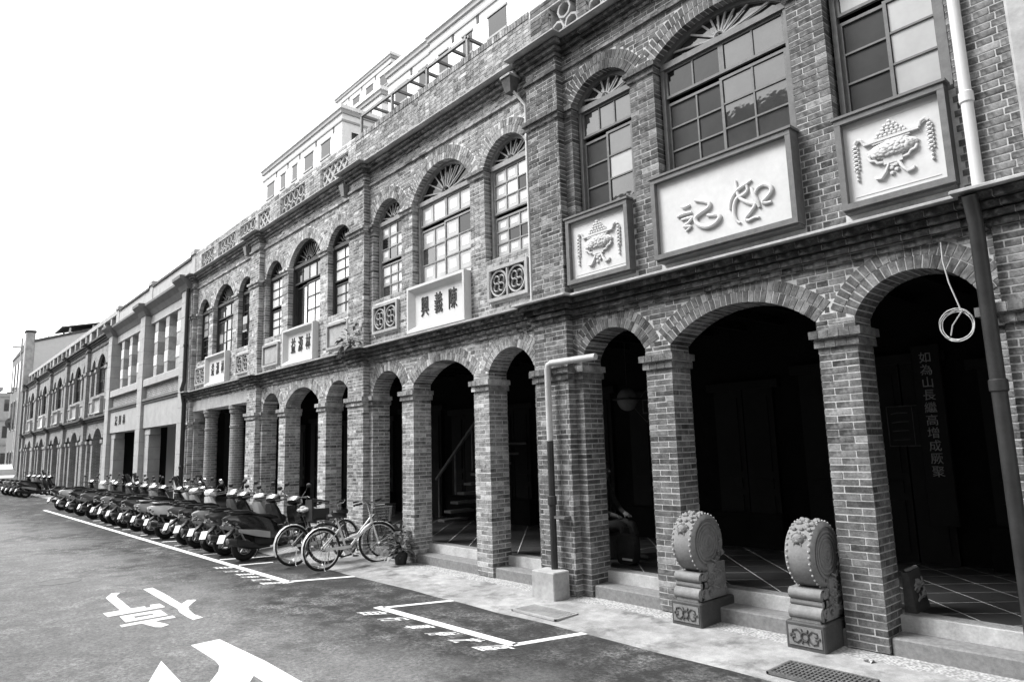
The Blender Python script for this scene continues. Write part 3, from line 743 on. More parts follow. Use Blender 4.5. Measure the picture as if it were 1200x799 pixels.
# ------------------------------------------------------------------ road paint
def flat(name, polys, label, z=-.046, holes=None, group=None):
    m = MB()
    for p in polys:
        q = [gnd(*a, z) if not isinstance(a, Vector) else a for a in p]
        m.prism([(v.x, v.y) for v in q], z-.003, z, 'z')
    return tag(m.build(name, 'paint', None, fix=True), label, 'road marking', group)
def wline(name, a, b, w, label, group='white parking lines'):
    a = gnd(*a); b = gnd(*b); d = (b-a).normalized(); n = Vector((-d.y, d.x, 0))*w/2; n.z = 0
    return flat(name, [[a-n, b-n, b+n, a+n]], label, group=group)
wline('parking_line', (52,597.6), (340.5,682.5), .11, 'long white line along the rear wheels of the parked scooters')
wline('parking_line', (338,681.3), (416.6,675), .085, 'short white line in front of the parked bicycles')
wline('parking_line', (442,711), (603.5,755.6), .11, 'white front line of the empty parking bay')
wline('parking_line', (449,711.8), (531,703.4), .075, 'white end line of the empty bay on the scooter side')
wline('parking_line', (601,755.6), (693,740.4), .085, 'white end line of the empty bay on the drum stone side')
wline('parking_line', (280,662), (320,658.5), .08, 'white divider line between first scooter and bicycles')
for i in range(13):
    x = -13.3-i*.95
    a = Vector((x, -2.0, 0)); b = Vector((x+.42, -1.15, 0)); d = (b-a).normalized(); n = Vector((-d.y, d.x, 0))*.04
    flat('parking_line', [[a-n, b-n, b+n, a+n]], 'short white divider line between parked scooters', group='scooter bay dividers')
ORD = ('first', 'second', 'third', 'fourth', 'fifth', 'sixth')
def road_word(chars, pts, label, group):
    for ic, (ch, (bl, tr)) in enumerate(zip(chars, pts)):
        p = gnd(*bl); q = gnd(*tr)
        o = text_mesh(ch, 1., .0, 'road_character', 'paint', None, .012)
        xs = [v.co.x for v in o.data.vertices]; ys = [v.co.y for v in o.data.vertices]
        H = .26; W_ = .17; sh = .72
        for v in o.data.vertices:
            a = (v.co.x-min(xs))/(max(xs)-min(xs)); b_ = (v.co.y-min(ys))/(max(ys)-min(ys))
            v.co = (a*W_+b_*H*sh, b_*H, 0)
        o.location = (p.x-.02, p.y-.01, -.0455); tag(o, label % ORD[ic], 'road marking', group)
T1 = [(410+a/10, 690+b/10) for a, b in ((95,280),(320,350),(610,440),(880,520))]+[(500+a/10, 700+b/10) for a, b in ((255,500),(545,585))]
road_word('自行車停放區', [(p, p) for p in T1], '%s character of the painted word along the empty parking bay', 'parking words on the road')
T2 = [(240+a/10, 640+b/10) for a, b in ((105,250),(215,293),(335,328),(420,357),(540,392),(650,430))]
road_word('自行車停放區', [(p, p) for p in T2], '%s character of the painted word before the bicycles', 'parking words on the road')
k = 8.874
cv = lambda L: [(110+a/k, 680+b/k) for a, b in L]
flat('road_lettering', [cv(L) for L in (
    [(125,180),(180,130),(270,125),(230,160),(387,289),(277,307)], [(95,338),(530,265),(545,282),(590,276),(585,250),(685,238),(740,272),(145,375)],
    [(268,370),(690,302),(720,322),(610,340),(410,370),(430,388),(330,430)], [(330,430),(430,388),(630,352),(610,340),(720,322),(770,355)],
    [(270,462),(820,362),(850,380),(290,480)], [(500,442),(625,418),(780,455),(700,482),(640,480)],
    [(515,88),(610,72),(735,135),(910,240),(870,290),(700,195)], [(870,290),(910,240),(975,200),(1065,197),(980,270),(990,300),(1045,350),(1135,380),(1035,405),(970,375),(890,325)])],
    'white painted road word with a boxed centre in the lane')
k2 = 5.714
cv2 = lambda L: [(160+a/k2, 709+b/k2) for a, b in L]
flat('road_lettering', [cv2(L) for L in (
    [(365,265),(555,225),(870,375),(1125,520),(1330,650),(1130,690),(860,514),(785,468),(700,440),(555,400),(525,365)], [(555,400),(700,440),(785,468),(750,525),(640,640),(420,640),(490,514),(548,440)],
    [(165,370),(240,450),(305,520),(420,660),(10,640),(80,514)])],
    'large white painted stroke of a road word running out of view')
def manhole():
    p = gnd(70, 681); m = MB(); m.lathe([(.30, 0), (.30, .004), (.26, .0045), (.26, .002), (0.01, .002)], (p.x, p.y, -.05), 'z', 28)
    tag(m.build('manhole_cover', G('worn_iron', .15, .7, .3, 8, .3, 60, .3)), 'round manhole cover in the pale lane asphalt', 'manhole')
manhole()
def grate(cx, cy, w, d, nb, label, mat):
    r_ = thing('drain_grate', label, 'grate', (cx, cy, -.034), 0, 'drain grates in the pavement')
    m = MB(); m.box(-w/2, w/2, -d/2, -d/2+.02, 0, .022); m.box(-w/2, w/2, d/2-.02, d/2, 0, .022); m.box(-w/2, -w/2+.02, -d/2, d/2, 0, .021); m.box(w/2-.02, w/2, -d/2, d/2, 0, .021); m.build('frame', mat, r_)
    MB().box(-w/2+.01, w/2-.01, -d/2+.01, d/2-.01, -.004, .004).build('pit', 'woodD', r_)
    for i in range(nb): x = -w/2+w*(i+.5)/nb; MB().box(x-.007, x+.007, -d/2+.02, d/2-.02, .004, .02).build('bar', mat, r_)
    m = MB()
    for i in range(1, 7): y = -d/2+d*i/7; m.box(-w/2+.02, w/2-.02, y-.006, y+.006, .006, .018)
    m.build('cross_bars', mat, r_)
grate(-5.92, -.86, .72, .36, 20, 'worn pale drain grate in pavement by concrete pipe box', 'cement')
grate(-2.75, -.86, .72, .40, 20, 'dark iron drain grate in pavement beside drum stone', 'steel')
# ------------------------------------------------------------------ stone-fronted double house
def stone_house():
    x0 = -22.70
    h = thing('stone_shophouse', 'pale stone house with striped square columns and plain fascia beams', 'house', (x0, 0, 0))
    piers = [(0, .56), (-5.15, .66), (-10.6, .66)]
    def blocks(u0, u1, y0, y1, z0, z1, part='stone_block', hgt=.47):
        n = round((z1-z0)/hgt); c = (z1-z0)/n
        MB().box(u0+.012, u1-.012, y0+.012, y1-.012, z0, z1).build('pier_core', 'stoneD', h)
        for k in range(n): MB().bbox(u0+R.uniform(0,.004), u1-R.uniform(0,.004), y0+R.uniform(0,.004), y1, z0+k*c+.004, z0+(k+1)*c-.004, .006).build(part, 'stone', h)
    for u, w in piers:
        blocks(u-w/2, u+w/2, -.22, .3, 0, 7.1)
        blocks(u-w/2+.1, u+w/2-.1, .0, .28, 7.45, 8.22, 'parapet_block', .8)
        MB().bbox(u-w/2+.05, u+w/2-.05, -.05, .33, 8.22, 8.38, .03).build('parapet_cap', 'stone', h)
    for n, (a, b) in enumerate(((-10.27, -5.48), (-4.82, -.28))):
        # wings beside the opening
        blocks(a, a+.62, -.05, .35, 0, 2.62, 'wing_block', .44)
        blocks(b-.10, b, -.05, .35, 0, 2.62, 'wing_block', .44)
        MB().bbox(a, a+.8, -.06, .3, 2.62, 2.86, .02).build('bracket', 'stone', h); MB().bbox(b-.25, b, -.06, .3, 2.62, 2.86, .02).build('bracket', 'stone', h)
        MB().bbox(a-.02, b+.02, -.12, .35, 2.86, 3.74, .01).build('fascia_beam', 'stone', h)
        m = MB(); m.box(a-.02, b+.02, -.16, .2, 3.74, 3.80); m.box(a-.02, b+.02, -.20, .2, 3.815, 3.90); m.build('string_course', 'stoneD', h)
        MB().box(a-.02, b+.02, -.06, .3, 3.90, 4.36).build('brick_spandrel', 'brickF', h)
        MB().bbox(a-.02, b+.02, -.18, .32, 4.36, 4.62, .02).build('sill', 'stone', h)
        MB().box(a-.02, b+.02, -.02, .3, 6.68, 7.12).build('frieze', 'stone', h)
        MB().box(a-.02, b+.02, .62, .68, 4.6, 6.7).build('recess_wall', 'woodD', h)
        c0 = b-.36
        for i in range(3):
            c = c0-.72-1.38*i
            col = MB().box(c-.2, c+.2, .03, .48, 4.62, 6.68).build('window_column', 'stone', h)
            for k in range(5):
                z = 4.64+k*.42
                if k % 2 == 0: MB().bbox(c-.205, c+.212, .022, .485, z, z+.40, .006).build('smooth_band', 'stoneD' if False else 'cement', col)
                else: MB().bbox(c-.215, c+.222, .012, .495, z+.02, z+.4, .012).build('rough_band', 'stoneW', col)
        for i in range(4):
            c = c0-.03-1.38*i
            w = MB(); w.box(c-.48, c+.44, .44, .5, 4.62, 6.68); w.build('window', 'gdark', h)
        # cornice with sloping soffit, parapet
        pr = [(-.04, 6.98), (-.14, 7.16), (-.30, 7.32), (-.30, 7.40), (.3, 7.44), (.3, 6.98)]
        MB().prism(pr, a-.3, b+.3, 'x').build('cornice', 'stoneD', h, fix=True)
        MB().box(a-.1, b+.1, .02, .24, 7.43, 8.12).build('parapet', 'stone', h); MB().bbox(a-.1, b+.1, -.03, .29, 8.12, 8.23, .03).build('coping', 'cement_dark', h)
        MB().box(a, b, 3.0, 3.2, 0, 3.6).build('arcade_wall', 'gloom', h); MB().box(a, b, .3, 3.2, 3.5, 3.6).build('arcade_ceiling', 'gloom', h)
        MB().box(a-.4, b+.4, .1, 3.2, -.05, .22).build('arcade_floor', 'tile', h)
        MB().box(a+1.4, a+2.9, 2.9, 3.0, .2, 2.6).build('door', 'door', h)
    for u, w in piers:
        pr = [(-.24, 7.0), (-.32, 7.16), (-.50, 7.32), (-.50, 7.42), (.3, 7.46), (.3, 7.0)]
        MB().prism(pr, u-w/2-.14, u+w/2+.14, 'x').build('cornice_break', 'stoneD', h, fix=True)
    MB().box(-10.6, .2, .3, 9, 7.2, 7.4).build('roof', 'cement_dark', h)
    for i, ch in enumerate('記興林'):
        t = text_mesh(ch, .42, .01, 'character', 'woodD', h); t.location = (-9.1+i*.68, -.13, 3.3); t.rotation_euler = (rad(90),0,0)
    return h
stone_house()

# ------------------------------------------------------------------ far row of five narrow brick houses
FX = [-33.3, -39.0, -44.85, -50.7, -56.55, -62.4]
def far_house(seed):
    P = 5.85
    h = thing('brick_shophouse', 'x', 'house', (0,0,0), 0, 'far brick houses beyond the stone house')
    class HH: pass
    H_ = HH(); H_.root = h; H_.mortar = 'brickF'
    lo = [(.75,1.55,2.75,3.02),(1.95,3.85,2.70,3.20),(4.25,5.05,2.75,3.02)]
    m = MB(); arch_slab(m, .3, P-.3, lo, 2.6, 3.75, 0, .36)
    for a, b, z, c in lo: pass
    m.box(.3, P-.3, .004, .34, 3.75, 4.75)
    up = [(.75,1.55,6.15,6.50),(1.95,3.85,6.0,6.62),(4.25,5.05,6.15,6.50)]
    arch_slab(m, .3, P-.3, up, 6.0, 7.4, 0, .26)
    m.build('wall', 'brickF', h)
    for a, b in ((.3,.75),(1.55,1.95),(3.85,4.25),(5.05,P-.3)):
        c = MB(); c.box(a, b, 0, .4, 0, 2.75); c.box(a-.04, b+.04, -.05, .42, 2.5, 2.66); c.build('column', 'brickF', h)
        c = MB(); c.box(a, b, 0, .25, 4.75, 6.1); c.box(a-.04, b+.04, -.05, .26, 5.85, 6.0); c.build('mullion_pier', 'brickF', h)
    p = MB(); p.box(-.3, .3, -.14, .36, 0, 7.4); p.box(-.35, .35, -.19, .2, 2.5, 2.66); p.box(-.35, .35, -.19, .2, 5.85, 6.0); p.build('pier', 'brickF', h)
    s = MB()
    for z, q in ((3.46,.05),(3.56,.12),(3.66,.2)): s.box(.3, P-.3, -q, .1, z, z+.09); s.box(-.3-q*.5, .3+q*.5, -.14-q, .09, z+.002, z+.092)
    s.build('string_course', 'cement_dark', h)
    s = MB()
    for z, q in ((6.95,.04),(7.15,.05),(7.24,.12),(7.33,.22)): s.box(.3, P-.3, -q, .1, z, z+.085); s.box(-.3-q*.5, .3+q*.5, -.14-q, .09, z+.002, z+.087)
    s.build('cornice', 'cement_dark', h)
    pa = MB(); pa.box(-.3, P-.3, .02, .25, 7.42, 7.6); pa.box(-.3, P-.3, .0, .27, 8.05, 8.25)
    for u in (-.3, 1.2, 2.7, 4.2, 5.3): pa.box(u, u+.25, .02, .25, 7.6, 8.05)
    pa.build('parapet', 'cement', h); MB().box(-.3, P-.3, .3, .34, 7.4, 8.1).build('dark_backing', 'gloom', h)  # dark sheet added so the parapet gaps read dark
    rb_ = random.Random(seed)
    for i, (a, b, z, c) in enumerate(up):
        window(H_, a+.02, b-.02, 4.8, 6.0, up[i], 'woodD', [(a+.07, (a+b)/2, 4.8, 6.0, 1, 2, ['gdark','gsky'], 0), ((a+b)/2, b-.07, 4.8, 6.0, 1, 2, ['gdark'], .01)], ('gdark', 5), seed=seed)
    sunk_panel(H_, .7, 1.6, 3.9, 4.5, False); sunk_panel(H_, 4.2, 5.1, 3.9, 4.5, False)
    plate(H_, 2.0, 3.8, 3.85, 4.62, 0, '  ', 'cement')
    MB().box(-.3, P-.3, 3.0, 3.2, 0, 3.6).build('arcade_wall', 'gloom', h); MB().box(-.3, P-.3, .3, 3.2, 3.5, 3.6).build('arcade_ceiling', 'gloom', h)
    MB().box(-.3, P-.3, .1, 3.2, -.05, .22).build('arcade_floor', 'tile', h); MB().box(-.3, P-.3, .3, 9, 7.2, 7.4).build('roof', 'cement_dark', h)
    MB().box(-.3, P-.3, .5, .56, 3.7, 7.2).build('inner_wall', 'gloom', h)
    return h
FL = ['far brick house right beside the stone house', 'far brick house, second from the stone house', 'far brick house in the middle of the far row',
      'far brick house with white name plate, second from the rendered end house', 'far brick house right beside the rendered end house']
f0 = far_house(3)
for i, lab in enumerate(FL):
    o = f0 if i == 0 else dup(f0)
    o.location = (FX[i+1], 0, 0); o['label'] = lab
    if i == 3:
        for c in o.children:
            if c.name.startswith('name_plate'): c.material_slots[0].link = 'OBJECT'; c.material_slots[0].material = M['white']
# ------------------------------------------------------------------ end of the street
def rendered_house():
    h = thing('rendered_house', 'plain grey rendered house with white side wall ending the row', 'house', (-62.9, 0, 0))
    MB().box(-9, 0, -.25, .25, 0, 10.2).build('front_wall', 'stoneD', h)
    MB().prism([(.25,0),(8,0),(8,12.2),(5.2,12.4),(.25,10.75)], -9, -.02, 'x').build('side_wall', 'white', h, fix=True)
    MB().prism([(.2,10.75),(5.2,12.42),(8.2,12.2),(8.2,12.36),(5.2,12.6),(.2,10.95)], -9.1, .08, 'x').build('roof_edge', 'cement_dark', h, fix=True)
    MB().prism([(-9.1,10.2),(0.0,10.2),(0.0,11.2),(-1.2,11.0),(-1.7,10.7),(-4.2,10.5),(-9.1,10.3)], -.3, .2, 'y').build('gable_parapet', 'cement_dark', h, fix=True)
    MB().bbox(-.7, .06, -.34, .26, 7.0, 11.5, .05).build('chimney_pier', 'cement', h); MB().bbox(-.78, .14, -.4, .32, 11.5, 11.66, .05).build('chimney_cap', 'cement_dark', h)
    for u in (-2.6, -4.6, -6.6):
        for z0, z1 in ((1.0, 2.6), (4.2, 6.6), (7.4, 9.6)):
            w = MB().box(u-.45, u+.45, -.30, -.2, z0, z1).build('window', 'woodL', h); MB().box(u-.36, u+.36, -.32, -.29, z0+.1, z1-.1).build('pane', 'gdark', w)
    m = MB(); m.tube([(-1.3,-.36,0.),(-1.3,-.36,9.2)], .07, 8); m.build('downpipe', 'white', h)
rendered_house()
def block(name, label, x0, x1, y0, y1, z1, mat, bands=(), wins=(), cat='building'):
    h = thing(name, label, cat, (x0, y0, 0))
    MB().box(0, x1-x0, 0, y1-y0, -.1, z1).build('wall', mat, h)
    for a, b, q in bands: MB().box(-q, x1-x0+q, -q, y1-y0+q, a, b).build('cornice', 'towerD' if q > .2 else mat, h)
    return h
sh = thing('rooftop_canopy', 'dark sheet metal canopy on posts above the white side wall', 'canopy', (-64.2, 0, 0))
MB().hexa(((-3,2.0,12.15),(.6,2.0,12.15),(.6,4.6,12.75),(-3,4.6,12.75),(-3,2.0,12.25),(.6,2.0,12.25),(.6,4.6,12.85),(-3,4.6,12.85))).build('canopy_sheet', 'cement_dark', sh)
MB().hexa(((-3,4.6,12.75),(.6,4.6,12.75),(.6,5.6,12.5),(-3,5.6,12.5),(-3,4.6,12.85),(.6,4.6,12.85),(.6,5.6,12.6),(-3,5.6,12.6))).build('canopy_back_sheet', 'cement_dark', sh)
for x, y, z in ((.4,2.6,12.25),(.4,4.2,12.6),(.4,5.4,12.5),(-2.6,2.6,12.25),(-2.6,5.4,12.5)): MB().box(x-.06, x+.06, y-.06, y+.06, 11.3, z).build('post', 'white', sh)
sg_ = thing('billboard_frame', 'thin empty metal billboard frame above the rendered house', 'frame', (-66, 0, 0))
m = MB()
for p, q in (((0,-.3,12.7),(0,1.46,12.75)), ((0,-.3,11.75),(0,1.46,11.75)), ((0,-.9,10.2),(0,-.9,12.7)), ((0,1.46,11.2),(0,1.46,12.75)), ((0,-.3,10.5),(0,-.3,12.7))): m.beam(p, q, .045, .045)
m.build('bars', 'cement', sg_)
for i, (x0, x1, y0, y1, z1, lab) in enumerate(((-128, -116, -4, 14, 11, 'pale flat-roofed building with ledges closing the street'), (-150, -136, -14, 4, 13.5, 'light distant block behind the pale flat-roofed building'))):
    h = block('distant_building', lab, x0, x1, y0, y1, z1, 'stone', [(z1-.5, z1, .3), (z1*.66, z1*.66+.3, .25), (z1*.36, z1*.36+.3, .25)])
    for k in range(3):
        for j in range(int((y1-y0)/3)):
            w = MB().box(x1-x0-.05, x1-x0+.04, 1+3*j, 2.6+3*j, z1*(.08+.33*k)+.4, z1*(.08+.33*k)+2.0).build('window', 'gdark', h)
# apartment tower behind
YT = 22.
def tower(name, label, x0, x1, y0, dep, z1, seed, first=None):
    h = thing(name, label, 'tower', (x0, y0, 0), 0, 'pale apartment towers behind the houses'); L = x1-x0; rr = random.Random(seed)
    MB().box(0, L, 0, dep, -.1, z1).build('wall', 'tower', h)
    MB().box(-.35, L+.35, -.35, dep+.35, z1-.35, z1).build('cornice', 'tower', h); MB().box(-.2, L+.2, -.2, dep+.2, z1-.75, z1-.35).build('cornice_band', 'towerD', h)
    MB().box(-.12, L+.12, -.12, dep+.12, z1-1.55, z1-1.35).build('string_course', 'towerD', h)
    for fl in range(3):
        zt = z1-2.4-3.25*fl; u = 1.2
        while u < L-2.2:
            w = 1.9 if rr.random() < .5 else 1.1
            f_ = MB(); f_.box(u-.12, u+w+.12, -.1, .05, zt, zt+.16); wd = f_.build('window', 'towerD', h); MB().box(u-.12, u+w+.12, -.16, .05, zt-1.75, zt-1.6).build('sill', 'towerD', wd)
            MB().box(u, u+w, -.03, .04, zt-1.6, zt).build('pane', 'gdark', wd)
            v = MB().box(u+w+.55, u+w+.85, -.03, .04, zt+.25, zt+.85).build('vent', 'cement_dark', h)
            u += w+1.9
    for i in range(3):
        y = dep*(i+.5)/3; MB().box(L-.04, L+.03, y-.5, y+.5, z1-4.0, z1-2.4).build('window', 'gdark', h)
    return h
def TX(px, py, y): p = fac(px, py, y); return p.x, p.z
xa, za = TX(309.5, 196, YT); xb, zb = TX(401, 128, YT)
tower('apartment_tower', 'pale apartment tower with long cornice beside the roof railing', xa, xb, YT, 9, (za+zb)/2, 1)
xc, zc_ = TX(504, 41, YT); xd = TX(640, -60, YT)[0]
tower('apartment_tower', 'pale apartment tower with wide windows above the solid brick parapet', xc, xd, YT, 12, zc_, 2)
xe = TX(455, 85, YT+1.5)[0]; tower('apartment_tower', 'narrow stepped-back tower wing joined to the wide-windowed tower', xe, xc-.01, YT+1.5, 9, TX(470, 71, YT+1.5)[1], 3)
xg, zg = TX(336, 108, YT+16); xh, zh = TX(458, 62, YT+16)
xg = TX(395, 110, YT+16)[0]
tower('apartment_tower', 'palest farthest tower rising in the gap between the others', xg, xh, YT+16, 9, zh, 4)
tower('apartment_tower', 'low tower shoulder in front of the palest tower', TX(418, 118, YT+4)[0], TX(447, 118, YT+4)[0], YT+4, 8, TX(430, 116, YT+4)[1], 5)
# small rooftop room above the stone house, ridge roof above the round-column house
h = block('rooftop_room', 'small pale rooftop room behind the stone house parapet', -35.5, -31.0, 2.8, 6, 10.35, 'tower', [(10.2, 10.4, .12), (9.7, 9.8, .08)], cat='rooftop room')
for i in range(3): MB().box(.5+i*1.3, 1.2+i*1.3, -.05, .05, 8.6, 9.4).build('window', 'stoneD', h)
rf = thing('ridge_roof', 'low tiled ridge roof behind the hexagon-lattice parapet', 'roof', (-21.6, 2.2, 0))
MB().prism([(0, 7.38), (7.4, 7.38), (7.4, 8.9), (.0, 8.9)], .0, 3, 'y').build('gable', 'stone', rf, fix=True)
m = MB(); m.box(-.2, 7.6, -.2, 3.2, 8.9, 9.03); m.box(-.1, 7.5, -.1, 3.1, 9.03, 9.15); m.build('ridge', 'cement_dark', rf)
# metal roof railing behind the solid parapet
rl = thing('roof_railing', 'metal railing frame on the roof behind the solid brick parapet', 'railing', (-12.75, .55, 7.38))
zt = 9.16-7.38
m = MB(); m.beam((0,0,zt), (3.9,0,zt-.05), .05, .05); m.beam((0,.9,zt), (3.9,.9,zt-.05), .05, .05); m.build('top_rails', 'steel', rl)
for i in range(9): MB().beam((i*.47,0,zt+.012), (i*.47,.9,zt+.012), .05, .05).build('cross_bar', 'steel', rl)
for i in range(4):
    for y in (0, .9): MB().box(i*1.28-.025, i*1.28+.025, y-.025, y+.025, 0, zt-.03).build('post', 'steel', rl)
# neighbour closing the right end
nb = thing('plastered_house', 'plastered pilaster of the neighbouring house beside the white downpipe', 'house', (-1.1, 0, 0))
MB().bbox(0.0, 6, -.17, .5, 3.76, 9, .02).build('pilaster', 'cement', nb); MB().box(.35, 6, -.1, 9, -.05, 3.75).build('lower_wall', 'brickF', nb); MB().box(.35, 6, .5, 9, 3.75, 8.9).build('upper_wall', 'cement', nb)

# ------------------------------------------------------------------ the other side of the street (mirrored in the windows, shades the arcade)
for i in range(11):
    w_ = 7.6; x0 = -66+i*w_; z1 = (9.2, 10.6, 8.6, 9.6, 9.8, 10.2, 11.2, 12.7, 12.9, 10.4, 9.5)[i]
    h = thing('townhouse', 'grey townhouse across the street mirrored in the window panes', 'house', (x0, -13.6, 0), 0, 'townhouses across the street')
    MB().box(.02, w_-.02, -8, 0, -.06, z1).build('wall', ('stoneD', 'cement', 'stone')[i % 3], h)
    MB().box(.0, w_, -.3, .22, z1-.3, z1+.1).build('cornice', 'cement_dark', h)
    for k in range(3):
        for j in range(3):
            z0 = .1 if k == 0 else 1.0+3.1*k; u = .9+j*2.3
            if z0+1.7 > z1-.5: continue
            f_ = MB().box(u-.08, u+1.38, -.02, .05, z0-.08, z0+(2.6 if k == 0 else 1.68)).build('window', 'woodL', h); MB().box(u, u+1.3, .04, .06, z0, z0+(2.5 if k == 0 else 1.6)).build('pane', 'gdark', f_)
# ------------------------------------------------------------------ scooters
for nm, v, ro, co in (('black', .008, .25, .6), ('charcoal', .03, .3, .5), ('grey', .12, .3, .5), ('silver', .35, .3, .4), ('white', .75, .25, .5)):
    M['paint_'+nm] = G('scooter_'+nm, v, ro, .06, 3, 0, 10, .5, 0, co)
M['rubber'] = G('rubber', .012, .75, .3, 20, .2, 90, .3); M['seat'] = G('seat_vinyl', .012, .45, .2, 30, .2, 200, .4)
M['chrome'] = G('chrome', .6, .18, .05, 5, 0, 10, .5, 1.); M['plast'] = G('black_plastic', .014, .55, .2, 10, .1, 150, .4); M['alu'] = G('cast_aluminium', .35, .4, .15, 9, .1, 60, .5, .8)
M['lamp'] = G('lamp_lens', .18, .08, .1, 5, 0, 10, .8); M['plateW'] = G('number_plate', .72, .4, .08, 14, 0, 60, .4)
def ring(y, hw, z0, z1, n=12, e=.55, cx=0.):   # rounded-box section in the x-z plane at y
    r_ = []
    for k in range(n):
        a = 2*math.pi*(k+.5)/n; c, s_ = math.cos(a), math.sin(a)
        r_.append((cx+hw*math.copysign(abs(c)**e, c), y, (z0+z1)/2+(z1-z0)/2*math.copysign(abs(s_)**e, s_)))
    return r_
def wheel(par, y, r_, w, z, white=False, front=False, cx=0.):
    t = MB(); t.tube([(cx, y+(r_-w/2)*math.cos(2*math.pi*k/26), z+(r_-w/2)*math.sin(2*math.pi*k/26)) for k in range(26)], w/2, 10, closed=True)
    wh = t.build('wheel', 'rubber', par, smooth=True)
    m = MB(); m.tube([(cx, y+(r_-w)*math.cos(2*math.pi*k/20), z+(r_-w)*math.sin(2*math.pi*k/20)) for k in range(20)], .02, 6, closed=True)
    m.lathe([(.05, -w*.6), (.05, w*.6)], (cx, y, z), 'x', 12)
    for k in range(5):
        a = 2*math.pi*k/5+.3; m.beam((cx, y+.04*math.cos(a), z+.04*math.sin(a)), (cx, y+(r_-w)*math.cos(a), z+(r_-w)*math.sin(a)), .03, .035, up=(1,0,0))
    m.build('rim', 'white' if white else 'alu', wh, smooth=True)
    return wh
def scooter(kind, body, label, shield=False, big=False):
    s = thing('scooter', label, 'scooter', (0,0,0), 0, 'scooters parked along the pavement')
    k = 1.06 if big else 1.
    ry, fy, r_ = 0., 1.27*k, .245
    wheel(s, ry, r_, .11, r_-.01, kind == 'retro'); wheel(s, fy, r_, .10, r_-.01, kind == 'retro')
    # rear cowl: tail to seat front, flanks
    m = MB(); zt = .83 if kind != 'retro' else .78; lo_ = 0 if kind == 'retro' else .10
    m.loft([ring(-.40*k, .035, .70+lo_*.3, .75+lo_*.3), ring(-.30*k, .095, .58+lo_*.8, zt-.01), ring(-.10, .145, .49+lo_*.7, zt), ring(.14, .165, .40+lo_*.5, zt-.03), ring(.30, .165, .33+lo_*.2, .765), ring(.45, .15, .30, .71), ring(.60, .12, .28, .62), ring(.66, .09, .28, .48)])
    m.build('body', body, s, smooth=True, fix=True)
    # seat
    m = MB(); m.loft([ring(-.28*k, .06, zt-.02, zt+.045), ring(-.18, .12, zt-.03, zt+.07), ring(.04, .14, zt-.03, zt+.055), ring(.10, .14, zt-.04, zt+.0), ring(.26, .15, .73, .795), ring(.44, .135, .70, .79), ring(.60, .085, .66, .745), ring(.66, .05, .66, .70)])
    m.build('seat', 'seat', s, smooth=True, fix=True)
    # grab rail behind the seat
    MB().tube([(-.12, .05, zt+.03), (-.14, -.14, zt+.04), (-.10, -.32, zt+.06), (.10, -.32, zt+.06), (.14, -.14, zt+.04), (.12, .05, zt+.03)], .014, 6).build('grab_rail', 'plast' if kind != 'retro' else 'chrome', s, smooth=True)
    # floor board and side skirts
    m = MB(); m.loft([ring(.52, .15, .22, .34), ring(.70, .175, .24, .32), ring(1.0*k, .175, .25, .33), ring(1.08*k, .15, .26, .38)]); m.build('floorboard', 'plast', s, smooth=True, fix=True)
    # leg shield, raked back
    m = MB(); secs = []
    for t, hw in ((0,.12),(.2,.2),(.5,.215),(.8,.19),(1.,.13)):
        z = .27+t*.62; y = 1.16*k-.20*t; th = .05+.05*math.sin(math.pi*t)
        secs.append([(hw*a, y+th*b+(.07*(1-abs(a)) if b > 0 else 0), z) for a, b in ((-1,-.2),(-.6,-1),(.6,-1),(1,-.2),(.85,.5),(.35,1),(-.35,1),(-.85,.5))])
    m.loft(secs); m.build('leg_shield', body, s, smooth=True, fix=True)
    MB().loft([ring(1.21*k, .10, .42, .66, 10), ring(1.27*k, .07, .46, .62, 10), ring(1.29*k, .03, .50, .58, 10)]).build('front_panel', 'plast' if kind == 'sport' else body, s, smooth=True, fix=True)
    # steering: fork, fender, head cowl, bars, mirrors
    m = MB()
    for g in (-1, 1): m.tube([(g*.075, fy, r_-.01), (g*.075, 1.16*k, .55)], .02, 6)
    m.tube([(0, 1.17*k, .5), (0, .98*k, .98)], .03, 8); m.build('fork', 'plast', s, smooth=True)
    m = MB(); pr = []
    for a in range(9):
        an = rad(200-a*22); pr.append([(x_, fy+(r_+.035+dz)*math.cos(an), r_-.01+(r_+.035+dz)*math.sin(an)) for x_, dz in ((-.075,-.03),(-.05,.0),(0,.012),(.05,.0),(.075,-.03),(.05,-.012),(0,0),(-.05,-.012))])
    m.loft(pr); m.build('front_fender', body, s, smooth=True, fix=True)
    m = MB(); hy = 1.0*k
    m.loft([ring(hy-.10, .10, .93, .99, 10), ring(hy-.03, .16, .90, 1.06, 10), ring(hy+.07, .13, .88, 1.06, 10), ring(hy+.14, .07, .90, 1.0, 10)]); hc = m.build('head_cowl', body, s, smooth=True, fix=True)
    if kind == 'retro': MB().lathe([(.03, 0), (.085, .03), (.085, .06), (.06, .075)], (0, hy+.10, .96), 'y', 16).build('headlight', 'lamp', hc, smooth=True)
    else: MB().loft([ring(hy+.10, .10, .90, .98, 10), ring(hy+.17, .05, .91, .97, 10)]).build('headlight', 'lamp', hc, smooth=True, fix=True)
